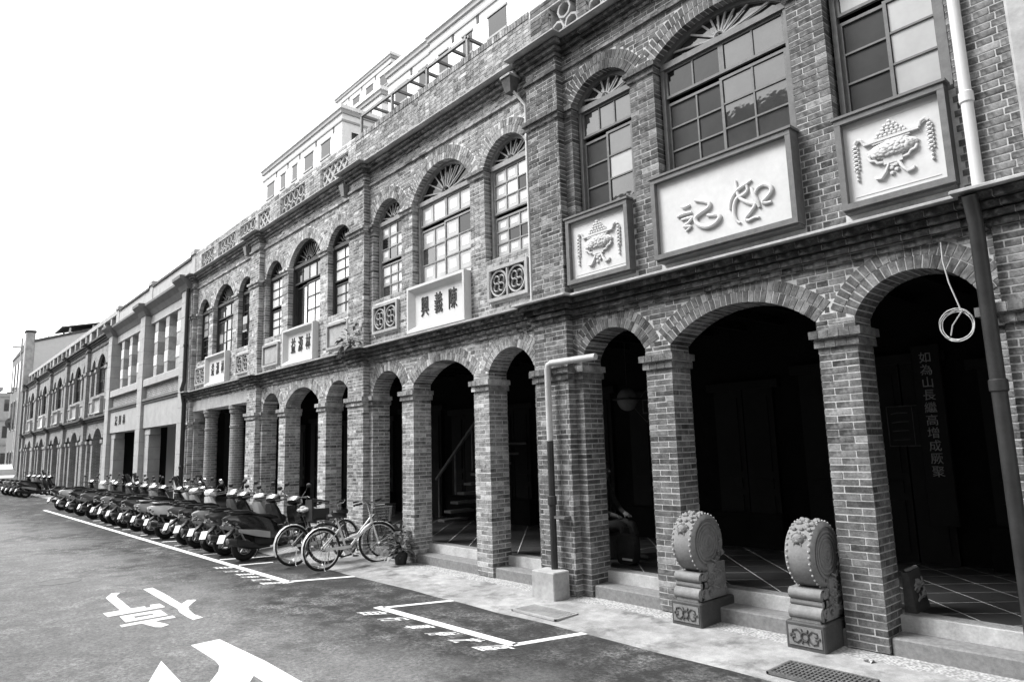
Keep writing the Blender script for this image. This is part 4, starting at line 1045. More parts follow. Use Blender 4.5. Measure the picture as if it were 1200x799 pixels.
    for g in (-1, 1):
        m = MB(); m.tube([(0, hy-.03, .99), (g*.18, hy-.04, 1.02), (g*.36, hy-.11, 1.0)], [.016, .016, .019], 8); m.build('handlebar', 'plast', s, smooth=True)
        MB().tube([(g*.20, hy-.02, 1.03), (g*.27, hy+.03, 1.03), (g*.35, hy-.02, 1.0)], .007, 5).build('brake_lever', 'alu', s)
        m = MB(); m.tube([(g*.19, hy-.03, 1.03), (g*.24, hy+.02, 1.13), (g*.29, hy, 1.20)], .007, 5)
        mr = m.build('mirror_stem', 'plast', s)
        MB().ball((g*.33, hy-.005, 1.235), .062, .016, .042, 10, 6).build('mirror', 'plast' if kind != 'retro' else 'chrome', s, smooth=True)
    # rear end: fender, plate holder, plate, tail light, indicators
    m = MB(); m.loft([ring(-.20, .07, .50, .58, 8), ring(-.36, .075, .40, .47, 8), ring(-.46, .06, .26, .31, 8)]); rf_ = m.build('rear_fender', 'plast', s, smooth=True, fix=True)
    MB().hexa(((-.12,-.455,.345),(.12,-.455,.345),(.12,-.447,.342),(-.12,-.447,.342),(-.12,-.40,.485),(.12,-.40,.485),(.12,-.392,.482),(-.12,-.392,.482))).build('number_plate', 'plateW', rf_)
    MB().loft([ring(-.345*k, .08, .645, .73, 10), ring(-.385*k, .05, .66, .71, 10)]).build('tail_light', 'lamp', s, smooth=True, fix=True)
    for g in (-1, 1): MB().ball((g*.13, -.33*k, .64), .035, .03, .022, 8, 5).build('indicator', 'lamp', s, smooth=True)
    # engine, belt case, muffler
    m = MB(); m.loft([ring(-.06, .05, .17, .33, 10, .6, -.11), ring(.2, .06, .18, .36, 10, .6, -.12), ring(.5, .05, .2, .36, 10, .6, -.1)]); m.build('belt_case', 'alu' if kind == 'retro' else 'charcoalc', s, smooth=True, fix=True)
    MB().loft([ring(.15, .1, .2, .42, 10), ring(.5, .11, .2, .42, 10)]).build('engine', 'plast', s, smooth=True, fix=True)
    m = MB(); m.tube([(.13, .42, .2), (.15, .25, .2), (.165, .12, .22), (.17, -.12, .29), (.175, -.36, .36), (.175, -.40, .37)], [.02, .025, .055, .065, .06, .03], 10)
    mf = m.build('muffler', 'plast', s, smooth=True)
    MB().loft([ring(-.26, .012, .30, .40, 8, .6, .24), ring(.06, .012, .21, .31, 8, .6, .235)]).build('heat_shield', 'chrome' if kind == 'retro' else 'plast', mf, smooth=True, fix=True)
    MB().lathe([(.03,-.012),(.05,0),(.05,.02),(.02,.03)], (.175,-.41,.372), 'y', 12).build('muffler_tip', 'alu', mf, smooth=True)
    for g in (-1, 1): MB().loft([ring(-.18, .012, .50, .56, 8, .6, g*.150), ring(.15, .014, .40, .52, 8, .6, g*.163), ring(.42, .012, .34, .46, 8, .6, g*.152)]).build('side_trim', 'plast' if kind != 'plain' else 'paint_silver', s, smooth=True, fix=True)
    for g in (-1, 1):
        MB().tube([(g*.13, .02, .22), (g*.14, -.10, .42), (g*.14, -.16, .56)], .018, 6).build('shock_absorber', 'alu', s, smooth=True)
    MB().tube([(-.12, .38, .22), (-.16, .3, .06), (-.18, .28, -.004)], .012, 6).build('kickstand', 'plast', s)
    S_ = Matrix.Translation((0, 1.1*k, 0)) @ Matrix.Rotation(rad(24), 4, 'Z') @ Matrix.Translation((0, -1.1*k, 0))
    fw = [c for c in s.children if c.name.split('.')[0] in ('fork', 'front_fender', 'head_cowl', 'handlebar', 'brake_lever', 'mirror_stem', 'mirror')] + [[c for c in s.children if c.name.startswith('wheel')][1]]
    for c in fw:       # steering turned and locked to the left
        for q in [c]+list(c.children): q.data.transform(S_)
    if shield:
        m = MB(); sec = []
        for t in (0, .33, .66, 1.):
            z = 1.02+t*.34; y = hy+.10-.13*t; hw = .20*(1-.35*t*t)
            sec.append([(-hw, y-.07, z), (-hw*.5, y, z), (hw*.5, y, z), (hw, y-.07, z), (hw*.98, y-.078, z), (hw*.5, y-.008, z), (-hw*.5, y-.008, z), (-hw*.98, y-.078, z)])
        m.loft(sec); m.build('windscreen', 'gsky', s, smooth=True, fix=True)
    if big:
        m = MB(); m.loft([ring(-.62, .13, .86, 1.02, 12), ring(-.52, .19, .83, 1.12, 12), ring(-.32, .19, .83, 1.12, 12), ring(-.25, .14, .86, 1.0, 12)]); m.build('top_box', 'plast', s, smooth=True, fix=True)
    return s
M['charcoalc'] = M['paint_charcoal']
protos = [scooter('plain', 'paint_black', ''), scooter('retro', 'paint_white', ''), scooter('sport', 'paint_grey', '', True), scooter('plain', 'paint_silver', '', False)]
ROW = [(276, 0, 'black', 'black scooter parked right beside the bicycles'), (254, 0, 'charcoal', 'dark scooter tightly beside the black scooter at the bicycles'),
 (239, 3, 'silver', 'silver scooter parked between two dark scooters near the round columns'), (222, 0, 'black', 'black scooter between the silver and the grey scooters'),
 (209, 0, 'grey', 'grey scooter next to the big white retro scooter'), (185, 1, 'white', 'white retro scooter with chrome mirrors facing the stone house corner'),
 (169, 1, 'silver', 'retro scooter with white wheel rims behind the white one'), (153, 2, 'charcoal', 'dark sport scooter with a tall windscreen'),
 (138, 0, 'black', 'black scooter beside the windscreen scooter'), (128, 3, 'silver', 'silver scooter in front of the stone house opening'),
 (119, 0, 'charcoal', 'dark scooter in front of the middle stone pier'), (103, 2, 'grey', 'grey scooter with windscreen near the end of the line'),
 (89, 0, 'black', 'black scooter third from the far end of the line'), (77, 3, 'white', 'white scooter second from the far end of the line'), (66, 0, 'black', 'black scooter at the far end of the parking line')]
used = set()
def place(pi, col, loc, rz, lean, label):
    o = dup(protos[pi]) if pi in used else protos[pi]; used.add(pi)
    o.location = loc; o.rotation_euler = (0, lean, rz); o['label'] = label
    for c in o.children:
        if c.name.split('.')[0] in ('body', 'leg_shield', 'front_panel', 'front_fender', 'head_cowl'):
            c.material_slots[0].link = 'OBJECT'; c.material_slots[0].material = M['paint_'+col]
    return o
for i, (px, pi, col, lab) in enumerate(ROW):
    p = gnd(px, 597.6+.2865*(px-52)-4)
    place(pi, col, (p.x, p.y+.16, -.048), rad(R.uniform(3, 11)), rad(-5), lab)
for i, (x, y, pi, col, lab) in enumerate(((-16.9, -1.45, 0, 'black', 'black scooter wedged in deeper before the white retro scooter'), (-19.45, -1.4, 2, 'black', 'black windscreen scooter wedged behind the white-rimmed one'),
    (-20.75, -1.5, 3, 'white', 'white scooter pushed in between two dark ones'), (-24.2, -1.5, 0, 'charcoal', 'charcoal scooter set back before the stone house opening'), (-26.2, -1.45, 2, 'black', 'black windscreen scooter set back by the stone pier'), (-29.8, -1.5, 0, 'grey', 'grey scooter set back near the far end'))):
    place(pi, col, (x, y, -.045), rad(R.uniform(-6, 8)), rad(-5), lab)
for i, (x, y, pi, col, lab) in enumerate(((-43.2, -1.75, 0, 'black', 'black scooter parked nearest the gap before the far houses'), (-44.3, -1.85, 2, 'charcoal', 'dark windscreen scooter second in the far group'),
    (-45.5, -1.95, 0, 'grey', 'grey scooter in the middle of the far group'), (-46.9, -2.0, 3, 'silver', 'silver scooter in the far group by the white car'), (-48.2, -2.1, 0, 'black', 'black scooter at the back of the far group'))):
    place(pi, col, (x, y, -.048), rad(4), rad(-5), lab)

# ------------------------------------------------------------------ bicycles
M['bikeW'] = G('bike_white_paint', .62, .35, .1, 6, 0, 60, .5); M['bikeD'] = G('bike_dark_paint', .03, .35, .1, 6, 0, 60, .5)
def bicycle(label, loc, rz, frame, fender, basket, steer=0., r_=.33, lean=4, child=False):
    s = thing('bicycle', label, 'bicycle', loc, rz, 'bicycles on the pavement'); s.rotation_euler = (0, rad(-lean), rz)
    wb = 1.04; sd = Vector((0, wb-.14, .80)); hd = Vector((0, wb-.10, .68)); bb = Vector((0, .44, .29))
    def whl(par, c, rot=0.):
        def tr(x, y, z): return (c[0]+x*math.cos(rot)-y*math.sin(rot), c[1]+x*math.sin(rot)+y*math.cos(rot), c[2]+z)
        cir = lambda rr, n=32: [tr(0, rr*math.cos(2*math.pi*k/n), rr*math.sin(2*math.pi*k/n)) for k in range(n)]
        w = MB().tube(cir(r_-.012), .018, 6, closed=True).build('wheel', 'rubber', par, smooth=True)
        MB().tube(cir(r_-.036), .011, 5, closed=True).build('rim', 'chrome', w, smooth=True)
        m = MB()
        for k in range(24):
            a = 2*math.pi*k/24; b = a+(.5 if k % 2 else -.5); m.tube([tr(.02*(-1)**k, .022*math.cos(b), .022*math.sin(b)), tr(0, (r_-.04)*math.cos(a), (r_-.04)*math.sin(a))], .0022, 3)
        m.tube([tr(-.05, 0, 0), tr(.05, 0, 0)], .02, 8); m.build('spokes', 'chrome', w)
        return w
    whl(s, (0, 0, r_)); 
    fork_b = Vector((0, wb, r_))
    # front assembly turned by steer about the head
    def ft(v):
        v = Vector(v); d = v-Vector((0, hd.y, 0)); return Vector((d.x*math.cos(steer)-d.y*math.sin(steer), hd.y+d.x*math.sin(steer)+d.y*math.cos(steer), v.z))
    whl(s, ft(fork_b), steer)
    m = MB(); m.tube([hd+Vector((0,-.02,.12)), hd+Vector((0,.02,-.04))], .022, 8)
    m.tube([hd+Vector((0,0,-.02)), Vector((0, .62, .42)), Vector((0, .50, .31)), bb], .020, 8); m.tube([hd+Vector((0,-.015,.07)), Vector((0, .66, .50)), Vector((0, .40, .44))], .016, 8)
    m.tube([bb, Vector((0, .30, .74))], .018, 8)
    for g in (-1, 1): m.tube([(g*.015, .43, .29), (g*.055, 0, r_)], .010, 6); m.tube([(g*.015, .33, .62), (g*.055, 0, r_)], .009, 6)
    m.build('frame', frame, s, smooth=True)
    m = MB()
    for g in (-1, 1): m.tube([ft((g*.05, wb, r_)), ft((g*.045, wb-.06, r_+.24)), ft((g*.02, hd.y+.02, hd.z-.05))], .012, 6)
    m.build('fork', frame, s, smooth=True)
    m = MB(); m.tube([ft((0, hd.y-.02, hd.z+.1)), ft((0, hd.y-.05, hd.z+.27))], .012, 6)
    m.tube([ft(p) for p in ((-.28, hd.y-.24, hd.z+.30), (-.25, hd.y-.1, hd.z+.32), (-.12, hd.y-.02, hd.z+.28), (0, hd.y-.05, hd.z+.27), (.12, hd.y-.02, hd.z+.28), (.25, hd.y-.1, hd.z+.32), (.28, hd.y-.24, hd.z+.30))], .011, 6)
    hb = m.build('handlebar', 'chrome', s, smooth=True)
    for g in (-1, 1): MB().tube([ft((g*.275, hd.y-.16, hd.z+.31)), ft((g*.285, hd.y-.27, hd.z+.295))], .017, 8).build('grip', 'rubber', hb, smooth=True)
    m = MB(); m.loft([[(x_*w, y, z) for x_, z in ((-1,.83),(-.5,.87),(.5,.87),(1,.83),(.6,.80),(-.6,.80))] for y, w in ((.12,.04),(.16,.10),(.24,.095),(.34,.035),(.40,.02))]); m.build('saddle', 'seat', s, smooth=True, fix=True)
    MB().tube([(0, .30, .70), (0, .265, .83)], .013, 6).build('seat_post', 'chrome', s)
    for cy, cz, a0, a1, rt in ((0, r_, 20, 205, 0), (wb, r_, 35, 170, steer)):
        m = MB(); pr = []
        for k in range(11):
            an = rad(a0+(a1-a0)*k/10); q = [(x_, cy+(r_+dz)*math.cos(an), cz+(r_+dz)*math.sin(an)) for x_, dz in ((-.028,.012),(0,.026),(.028,.012),(0,.018))]
            pr.append([ft(v) if rt else v for v in q] if cy else q)
        m.loft(pr); m.build('mudguard', fender, s, smooth=True, fix=True)
    m = MB(); m.lathe([(.085, .0), (.085, .012), (.03, .014)], (.05, bb.y, bb.z), 'x', 18)
    m.tube([(.07, bb.y, bb.z), (.075, bb.y+.10, bb.z-.12)], .011, 6); m.tube([(-.07, bb.y, bb.z), (-.075, bb.y-.10, bb.z+.12)], .011, 6); cr = m.build('crank', 'chrome', s)
    for g in (-1, 1): MB().box(g*.12-.045, g*.12+.045, bb.y+g*.10-.03, bb.y+g*.10+.03, bb.z-g*.12-.01, bb.z-g*.12+.01).build('pedal', 'plast', cr)
    m = MB(); m.box(.055, .068, .04, bb.y+.06, .30, .345); m.build('chain_guard', fender, s)
    m = MB(); m.tube([(-.09,-.22,.70),(-.09,.2,.70)], .007, 5); m.tube([(.09,-.22,.70),(.09,.2,.70)], .007, 5)
    for k in range(5): m.tube([(-.09,-.2+.1*k,.70),(.09,-.2+.1*k,.70)], .006, 5)
    for g in (-1, 1): m.tube([(g*.09,-.1,.70),(g*.06,0,r_)], .006, 5)
    m.build('carrier', 'bikeD', s)
    MB().tube([(.07,.03,.30),(.12,-.03,.02),(.16,-.03,.0)], .008, 5).build('kickstand', 'chrome', s)
    if basket:
        m = MB(); y0, y1, z0, z1 = hd.y+.06, hd.y+.34, hd.z-.02, hd.z+.22
        for k in range(6):
            t = k/5; e = .03*(1-t); z = z0+(z1-z0)*t
            m.tube([ft(p) for p in ((-.17+e,y0+e,z),(.17-e,y0+e,z),(.17-e,y1-e,z),(-.17+e,y1-e,z))], .006 if k < 5 else .010, 4, closed=True)
        for k in range(9):
            x = -.14+.035*k
            for y, g in ((y0,1),(y1,-1)): m.tube([ft((x,y+.03*g,z0)), ft((x*1.2,y,z1))], .0045, 4)
        for k in range(7):
            y = y0+.03+.035*k
            for g in (-1, 1): m.tube([ft((g*.14,y,z0)), ft((g*.17,y,z1))], .0045, 4)
        for k in range(8): m.tube([ft((-.14+.04*k,y0+.03,z0)), ft((-.14+.04*k,y1-.03,z0))], .0045, 4)
        m.build('basket', basket, s)
    if child:
        m = MB(); m.bbox(-.15, .15, -.28, .02, .72, .77, .02); m.box(-.15, .15, -.30, -.27, .72, 1.08); m.tube([(-.15,-.28,1.08),(-.16,.0,1.02),(0,.06,1.0),(.16,0,1.02),(.15,-.28,1.08)], .014, 6)
        for g in (-1, 1): m.box(g*.15-.012, g*.15+.012, -.28, 0, .76, .92)
        m.build('rear_crate', 'plast', s)
    return s
def onroad(px, py): p = gnd(px, py); return (p.x, p.y, -.03)
b1 = onroad(376, 668)
bicycle('white step-through bicycle with pale wire basket, front wheel turned', (-10.55, -1.32, -.035), rad(2), 'bikeW', 'bikeW', 'steel', steer=-.45, lean=6)
bicycle('bicycle with pale mudguards and a cloth-wrapped saddle beside the black scooter', (-11.42, -1.42, -.035), rad(6), 'bikeD', 'bikeW', None, steer=.2, lean=6)
bicycle('dark bicycle with black crate half hidden behind the white bicycle', (-11.15, -.95, -.03), rad(-4), 'bikeD', 'bikeD', 'bikeD', steer=.3, lean=5, child=True)
cl_ = MB(); rq = random.Random(8)
for i in range(14): cl_.ball((-11.42+rq.uniform(-.1,.1), -1.16+rq.uniform(-.14,.12), .87+rq.uniform(-.02,.03)), .07, .06, .035, 8, 5)
tag(cl_.build('saddle_cloth', 'stone', None, smooth=True), 'crumpled pale cloth over the saddle of the middle bicycle', 'cloth')
# ------------------------------------------------------------------ carved drum stones
def drum_stone(x, y, label):
    s = thing('drum_stone', label, 'drum stone', (x, y, -.015), 0, 'carved drum stones at the entrance'); w = .18
    b = MB().bbox(-w, w, -.02, .62, 0, .235, .012).build('plinth', 'carvedD', s)
    m = MB(); rr = random.Random(4)                    # arabesque on the plinth front
    m.box(-w+.03, w-.03, -.026, -.015, .035, .20)
    b2 = m.build('plinth_panel', 'carved', b); m = MB()
    m.tube([(.035*math.cos(2*math.pi*k/12), -.032, .118+.035*math.sin(2*math.pi*k/12)) for k in range(12)], .008, 5, closed=True)
    for g in (-1, 1):
        for h_ in (-1, 1):
            m.tube([(g*.03, -.03, .118+h_*.02), (g*.07, -.03, .118+h_*.055), (g*.11, -.03, .118+h_*.045), (g*.115, -.03, .118+h_*.015), (g*.09, -.03, .118+h_*.012)], .007, 5)
            m.tube([(g*.02, -.03, .118+h_*.035), (g*.03, -.03, .118+h_*.062)], .006, 5)
        m.ball((g*.13, -.028, .118), .014, .01, .014, 8, 4)
    m.build('plinth_carving', 'carvedD', b)
    # scrolled cushion: three rolls stepping in under the drum
    m = MB()
    for zc, r_, y0 in ((.305, .062, .06), (.395, .040, .085), (.468, .050, .07)):
        m.lathe([(r_, -w+.03), (r_, w-.03)], (0, y0, zc), 'x', 14); m.box(-w+.03, w-.03, y0, .50, zc-r_+.002, zc+r_-.002)
    m.box(-w+.05, w-.05, .02, .56, .235, .262)
    cu = m.build('scroll_base', 'carved', s, smooth=True)
    m = MB()
    for g in (-1, 1):
        for cy, cz, r0 in ((.09, .31, .045), (.10, .465, .035)):
            m.tube([(g*(w-.028), cy+r0*(1-k/26)*math.cos(k*.6), cz+r0*(1-k/26)*math.sin(k*.6)) for k in range(22)], .008, 5)
        rr = random.Random(9)
        for i in range(46):        # carved foliage climbing behind the drum
            t = rr.random(); yy = .18+.30*t+rr.uniform(-.04,.05); zz = .28+rr.random()*(.12+.42*t)
            m.tube([(g*(w-.03), yy, zz), (g*(w-.012), yy+rr.uniform(-.03,.03), zz+.025), (g*(w-.022), yy+rr.uniform(-.05,.05), zz+.05)], [.012,.014,.006], 5)
        m.box(g*(w-.035)-.015, g*(w-.035)+.015, .2, .5, .27, .60)
    tag(m.build('foliage_carving', 'carved', cu, smooth=True), kind='stuff')
    # drum: axis along the doorway
    cy, cz, r_ = .26, .80, .295; h_ = .135
    m = MB(); m.lathe([(.02, -h_), (r_-.055, -h_+.012), (r_-.045, -h_-.006), (r_-.03, -h_), (r_-.004, -h_+.02), (r_, -h_*.5), (r_+.004, 0), (r_, h_*.5), (r_-.004, h_-.02), (r_-.03, h_), (r_-.045, h_+.006), (r_-.055, h_-.012), (.02, h_)], (0, cy, cz), 'x', 48)
    d = m.build('drum', 'carved', s, smooth=True)
    for g in (-1, 1):
        m = MB()
        for q in (.04, .085, .13, .17, .205): m.tube([(g*(h_-.008), cy+q*math.cos(2*math.pi*k/32), cz+q*math.sin(2*math.pi*k/32)) for k in range(32)], .013, 6, closed=True)
        m.build('spiral_face', 'carved', d, smooth=True)
        m = MB()
        for k in range(34):
            a = 2*math.pi*k/34
            m.ball((g*(h_-.032), cy+(r_+.002)*math.cos(a), cz+(r_+.002)*math.sin(a)), .011, .011, .011, 6, 4)
        tag(m.build('studs', 'stone', d, smooth=True), kind='stuff')
    # lion mask with ring at the front top
    m = MB(); a = rad(150); py, pz = cy+r_*math.cos(a), cz+r_*math.sin(a)
    m.ball((0, py, pz), .06, .035, .055, 12, 7); m.ball((0, py-.025, pz-.012), .022, .02, .018, 8, 5)
    for g in (-1, 1): m.ball((g*.026, py-.02, pz+.02), .014, .012, .012, 8, 5); m.ball((g*.055, py+.01, pz+.035), .016, .016, .016, 8, 5)
    for k in range(14):
        an = 2*math.pi*k/14; m.ball((.062*math.cos(an), py+.012, pz+.058*math.sin(an)), .017, .018, .017, 7, 5)
    m.tube([(.035*math.cos(2*math.pi*k/14), py-.022, pz-.045+.03*math.sin(2*math.pi*k/14)) for k in range(14)], .008, 5, closed=True)
    rr = random.Random(2)
    for k in range(26):
        a = rad(rr.uniform(70, 132)); x_ = rr.uniform(-.09, .09)
        m.ball((x_, cy+(r_+.008)*math.cos(a), cz+(r_+.008)*math.sin(a)), .024, .02, .02, 7, 5)
    m.build('lion_mask', 'carved', d, smooth=True)
    return s
drum_stone(-4.38, -.30, 'carved drum stone at the foot of the column nearer the grey pipe')
drum_stone(-3.13, -.30, 'carved drum stone at the foot of the column nearer the cable coil')
rs = thing('relief_stone', 'low carved relief stone leaning behind the brick column', 'stone', (-2.545, .42, .275))
m = MB(); m.hexa(((0,-.02,0),(.10,-.02,0),(.10,.32,0),(0,.32,0),(0,0,.34),(.05,0,.34),(.05,.28,.36),(0,.28,.36))); p_ = m.build('block', 'carvedD', rs)
m = MB(); rr = random.Random(6)
for i in range(16):
    yy = rr.uniform(.05,.25); zz = rr.uniform(.05,.26); xx = .104-.05*zz/.35
    m.tube([(xx,yy,zz),(xx+.01,yy+.03,zz+.03),(xx,yy+.04,zz+.06)], [.01,.013,.006], 5)
for i in range(10): m.ball((.03, .03+.026*i, .36), .02, .018, .016, 6, 4)
tag(m.build('carving', 'carved', p_, smooth=True), kind='stuff')

# ------------------------------------------------------------------ pipes, cable, lamp, boxes
def pipe(name, label, pts, r_, mat, joints=()):
    s = thing(name, label, 'pipe', pts[0])
    o = Vector(pts[0]); m = MB(); m.tube([Vector(p)-o for p in pts], r_, 12); m.build('tube', mat, s, smooth=True)
    for p in joints: MB().lathe([(r_*1.02, -.05), (r_*1.22, -.04), (r_*1.22, .04), (r_*1.02, .05)], Vector(p)-o, 'z', 12).build('collar', mat, s, smooth=True)
    return s
pipe('downpipe', 'white plastic downpipe on dark brick beside the plaster pilaster', [(-1.43,-.165,3.75),(-1.43,-.165,5.2),(-1.43,-.165,9.)], .045, 'white', [(-1.43,-.165,4.55),(-1.43,-.165,7.1)])
pipe('downpipe', 'dark downpipe running down the brick pier below the white one', [(-1.47,-.30,3.7),(-1.47,-.22,3.5),(-1.47,-.20,2.0),(-1.47,-.20,.0)], .055, 'pvcD', [(-1.47,-.20,2.2)])
gp = pipe('drain_pipe', 'grey pipe bent over the pier capital and down to a concrete box', [(-5.55,-.20,2.90),(-6.30,-.22,2.90),(-6.36,-.22,2.88),(-6.38,-.22,2.82),(-6.38,-.22,1.9)], .042, 'pvc')
pl_ = MB(); pl_.tube([(-6.38+5.55,-.22+.20,1.9-2.9),(-6.38+5.55,-.02,.15-2.9)], .044, 12); o = pl_.build('rusted_lower_pipe', 'pvcD', gp, smooth=True)
MB().lathe([(.045,-.06),(.06,-.05),(.06,.05),(.045,.06)], (-6.38+5.55,-.02,1.15-2.9), 'z', 12).build('joint', 'pvcD', gp, smooth=True)
MB().box(-6.38+5.55-.02, -6.38+5.55+.22, -.04, 0.08, .93-2.9, .96-2.9).build('clamp', 'steel', gp)
cb = thing('concrete_box', 'square concrete box round the foot of the grey pipe', 'box', (-6.38, -.28, -.02))
m = MB(); m.bbox(-.2, .2, -.16, .12, 0, .33, .012); m.build('box', 'cement', cb)
pipe('downpipe', 'thin white pipe on the grey brick beside the big pier', [(-6.80,-.06,3.76),(-6.80,-.06,6.3),(-6.80,-.06,6.75),(-6.95,-.16,7.0)], .022, 'white', [(-6.80,-.06,6.25)])
hp = thing('rain_hopper', 'metal rain hopper under the cornice beside the big pier', 'hopper', (-6.99, -.17, 6.98))
m = MB(); m.hexa(((-.06,-.06,0),(.06,-.06,0),(.06,.06,0),(-.06,.06,0),(-.1,-.1,.22),(.1,-.1,.22),(.1,.1,.22),(-.1,.1,.22))); m.build('funnel', 'cement_dark', hp); MB().bbox(-.115,.115,-.115,.115,.22,.26,.01).build('rim', 'cement', hp); MB().ball((.03,.03,.30),.06,.06,.05,8,5).build('elbow','pvc',hp,smooth=True)
for x, lab in ((-12.15, 'small dark rain hopper under the cornice by the solid parapet end'), (-17.5, 'small dark rain hopper beside the pier of the round-column house')):
    h2 = thing('rain_hopper', lab, 'hopper', (x, -.15, 6.95)); MB().hexa(((-.06,-.06,0),(.06,-.06,0),(.06,.06,0),(-.06,.06,0),(-.1,-.1,.24),(.1,-.1,.24),(.1,.1,.24),(-.1,.1,.24))).build('funnel', 'steel', h2); MB().tube([(0,0,.24),(0,.02,.42)], .03, 8).build('spout', 'pvcD', h2)
pipe('downpipe', 'dark downpipe between the stone house and the round-column house', [(-22.28,-.22,0),(-22.28,-.22,3.4),(-22.28,-.30,3.85),(-22.28,-.24,4.1),(-22.28,-.24,7.0)], .06, 'pvcD', [(-22.28,-.22,1.5),(-22.28,-.24,5.2)])
cc = thing('cable_coil', 'coiled pale cable hanging in front of the arch', 'cable', (-1.73, -.06, 2.72))
m = MB(); rq = random.Random(3)
for k in range(4):
    r0 = .115+rq.uniform(-.012,.012); ox, oz = rq.uniform(-.012,.012), rq.uniform(-.012,.012)
    m.tube([(ox+r0*math.cos(2*math.pi*i/28), rq.uniform(-.008,.008), oz+r0*1.05*math.sin(2*math.pi*i/28)) for i in range(28)], .004, 5, closed=True)
m.tube([(.05,-.01,.11),(-.03,-.012,.0),(-.05,-.01,-.08)], .0055, 5); m.build('coil', 'pvc', cc, smooth=True)
MB().tube([(.04,0,.12),(-.02,0,.36),(-.045,.0,.55),(-.05,.03,.72)], .006, 5).build('hanging_cable', 'pvc', cc, smooth=True)
# wall air unit on the column-house pier
mb_ = thing('meter_box', 'small dark box fixed beside the round-column house window', 'box', (-17.52, -.02, 4.95)); MB().bbox(-.16,.16,-.14,0,0,.42,.015).build('box', 'paint_charcoal', mb_); MB().box(-.12,.12,-.15,-.135,.05,.2).build('vent', 'plast', mb_)

# ------------------------------------------------------------------ plants
def leaf_plant(par, name, n, rx, rz, size, seed, droop=.3, c=(0,0,0), mat='leaf'):
    rr = random.Random(seed); m = MB()
    for i in range(n):
        a = rr.uniform(0, 6.283); t = rr.random()**.6; el_ = rr.uniform(-droop, 1.25)
        p = Vector((c[0]+rx*t*math.cos(a)*math.cos(el_)*.8, c[1]+rx*t*math.sin(a)*math.cos(el_)*.8, c[2]+rz*(.15+.85*t*max(0,math.sin(el_)+.3))))
        d = Vector((math.cos(a), math.sin(a), math.tan(min(1., el_))*.6-.15)).normalized(); L = size*rr.uniform(.6, 1.25); s_ = d.cross(Vector((0,0,1))).normalized()*L*.26; u_ = Vector((0,0,1))
        q = p+d*L; mid = p+d*L*.5+u_*L*.10; q = q-u_*L*.18
        m.add([p, mid-s_, q, mid+s_, mid-u_*.006], [(0,1,4),(1,2,4),(2,3,4),(3,0,4)])
    return m.build(name, mat, par)
pp = thing('potted_plant', 'leafy broad-leaved plant in a low dark pot by the column', 'plant', (-9.98, -.22, -.01))
MB().lathe([(.09,0),(.12,.18),(.13,.2),(.11,.2),(.105,.17)], (0,0,0), 'z', 16).build('pot', 'plast', pp, smooth=True)
leaf_plant(pp, 'foliage', 150, .26, .42, .15, 5, .4, (0,0,.1))
MB().tube([(0,0,.1),(.02,.01,.3),(-.02,0,.42)], .01, 5).build('stem', 'leaf', pp)
bk = thing('dark_bucket', 'dark ribbed plastic bucket between bicycle and plant', 'bucket', (-10.62, .12, 0)); MB().lathe([(.14,0),(.17,.4),(.185,.41),(.185,.44),(.165,.44),(.15,.1)], (0,0,0), 'z', 20).build('shell', 'plast', bk, smooth=True)
for z in (.12,.24,.34): MB().lathe([(.15+.07*z,z-.012),(.165+.07*z,z),(.15+.07*z,z+.012)], (0,0,0), 'z', 20).build('rib', 'plast', bk, smooth=True)
wd_ = thing('ledge_weed', 'pale weeds growing on the string course above the pier', 'plant', (-11.55, -.32, 3.76))
leaf_plant(wd_, 'foliage', 55, .26, .42, .17, 9, .8, (0,0,0), 'stoneD'); m = MB(); rq = random.Random(4)
for i in range(9): m.tube([(0,0,0),(rq.uniform(-.2,.2),-.08,.1),(rq.uniform(-.3,.3),-.14,rq.uniform(-.3,.25))], .006, 4)
m.build('stems', 'stoneD', wd_)

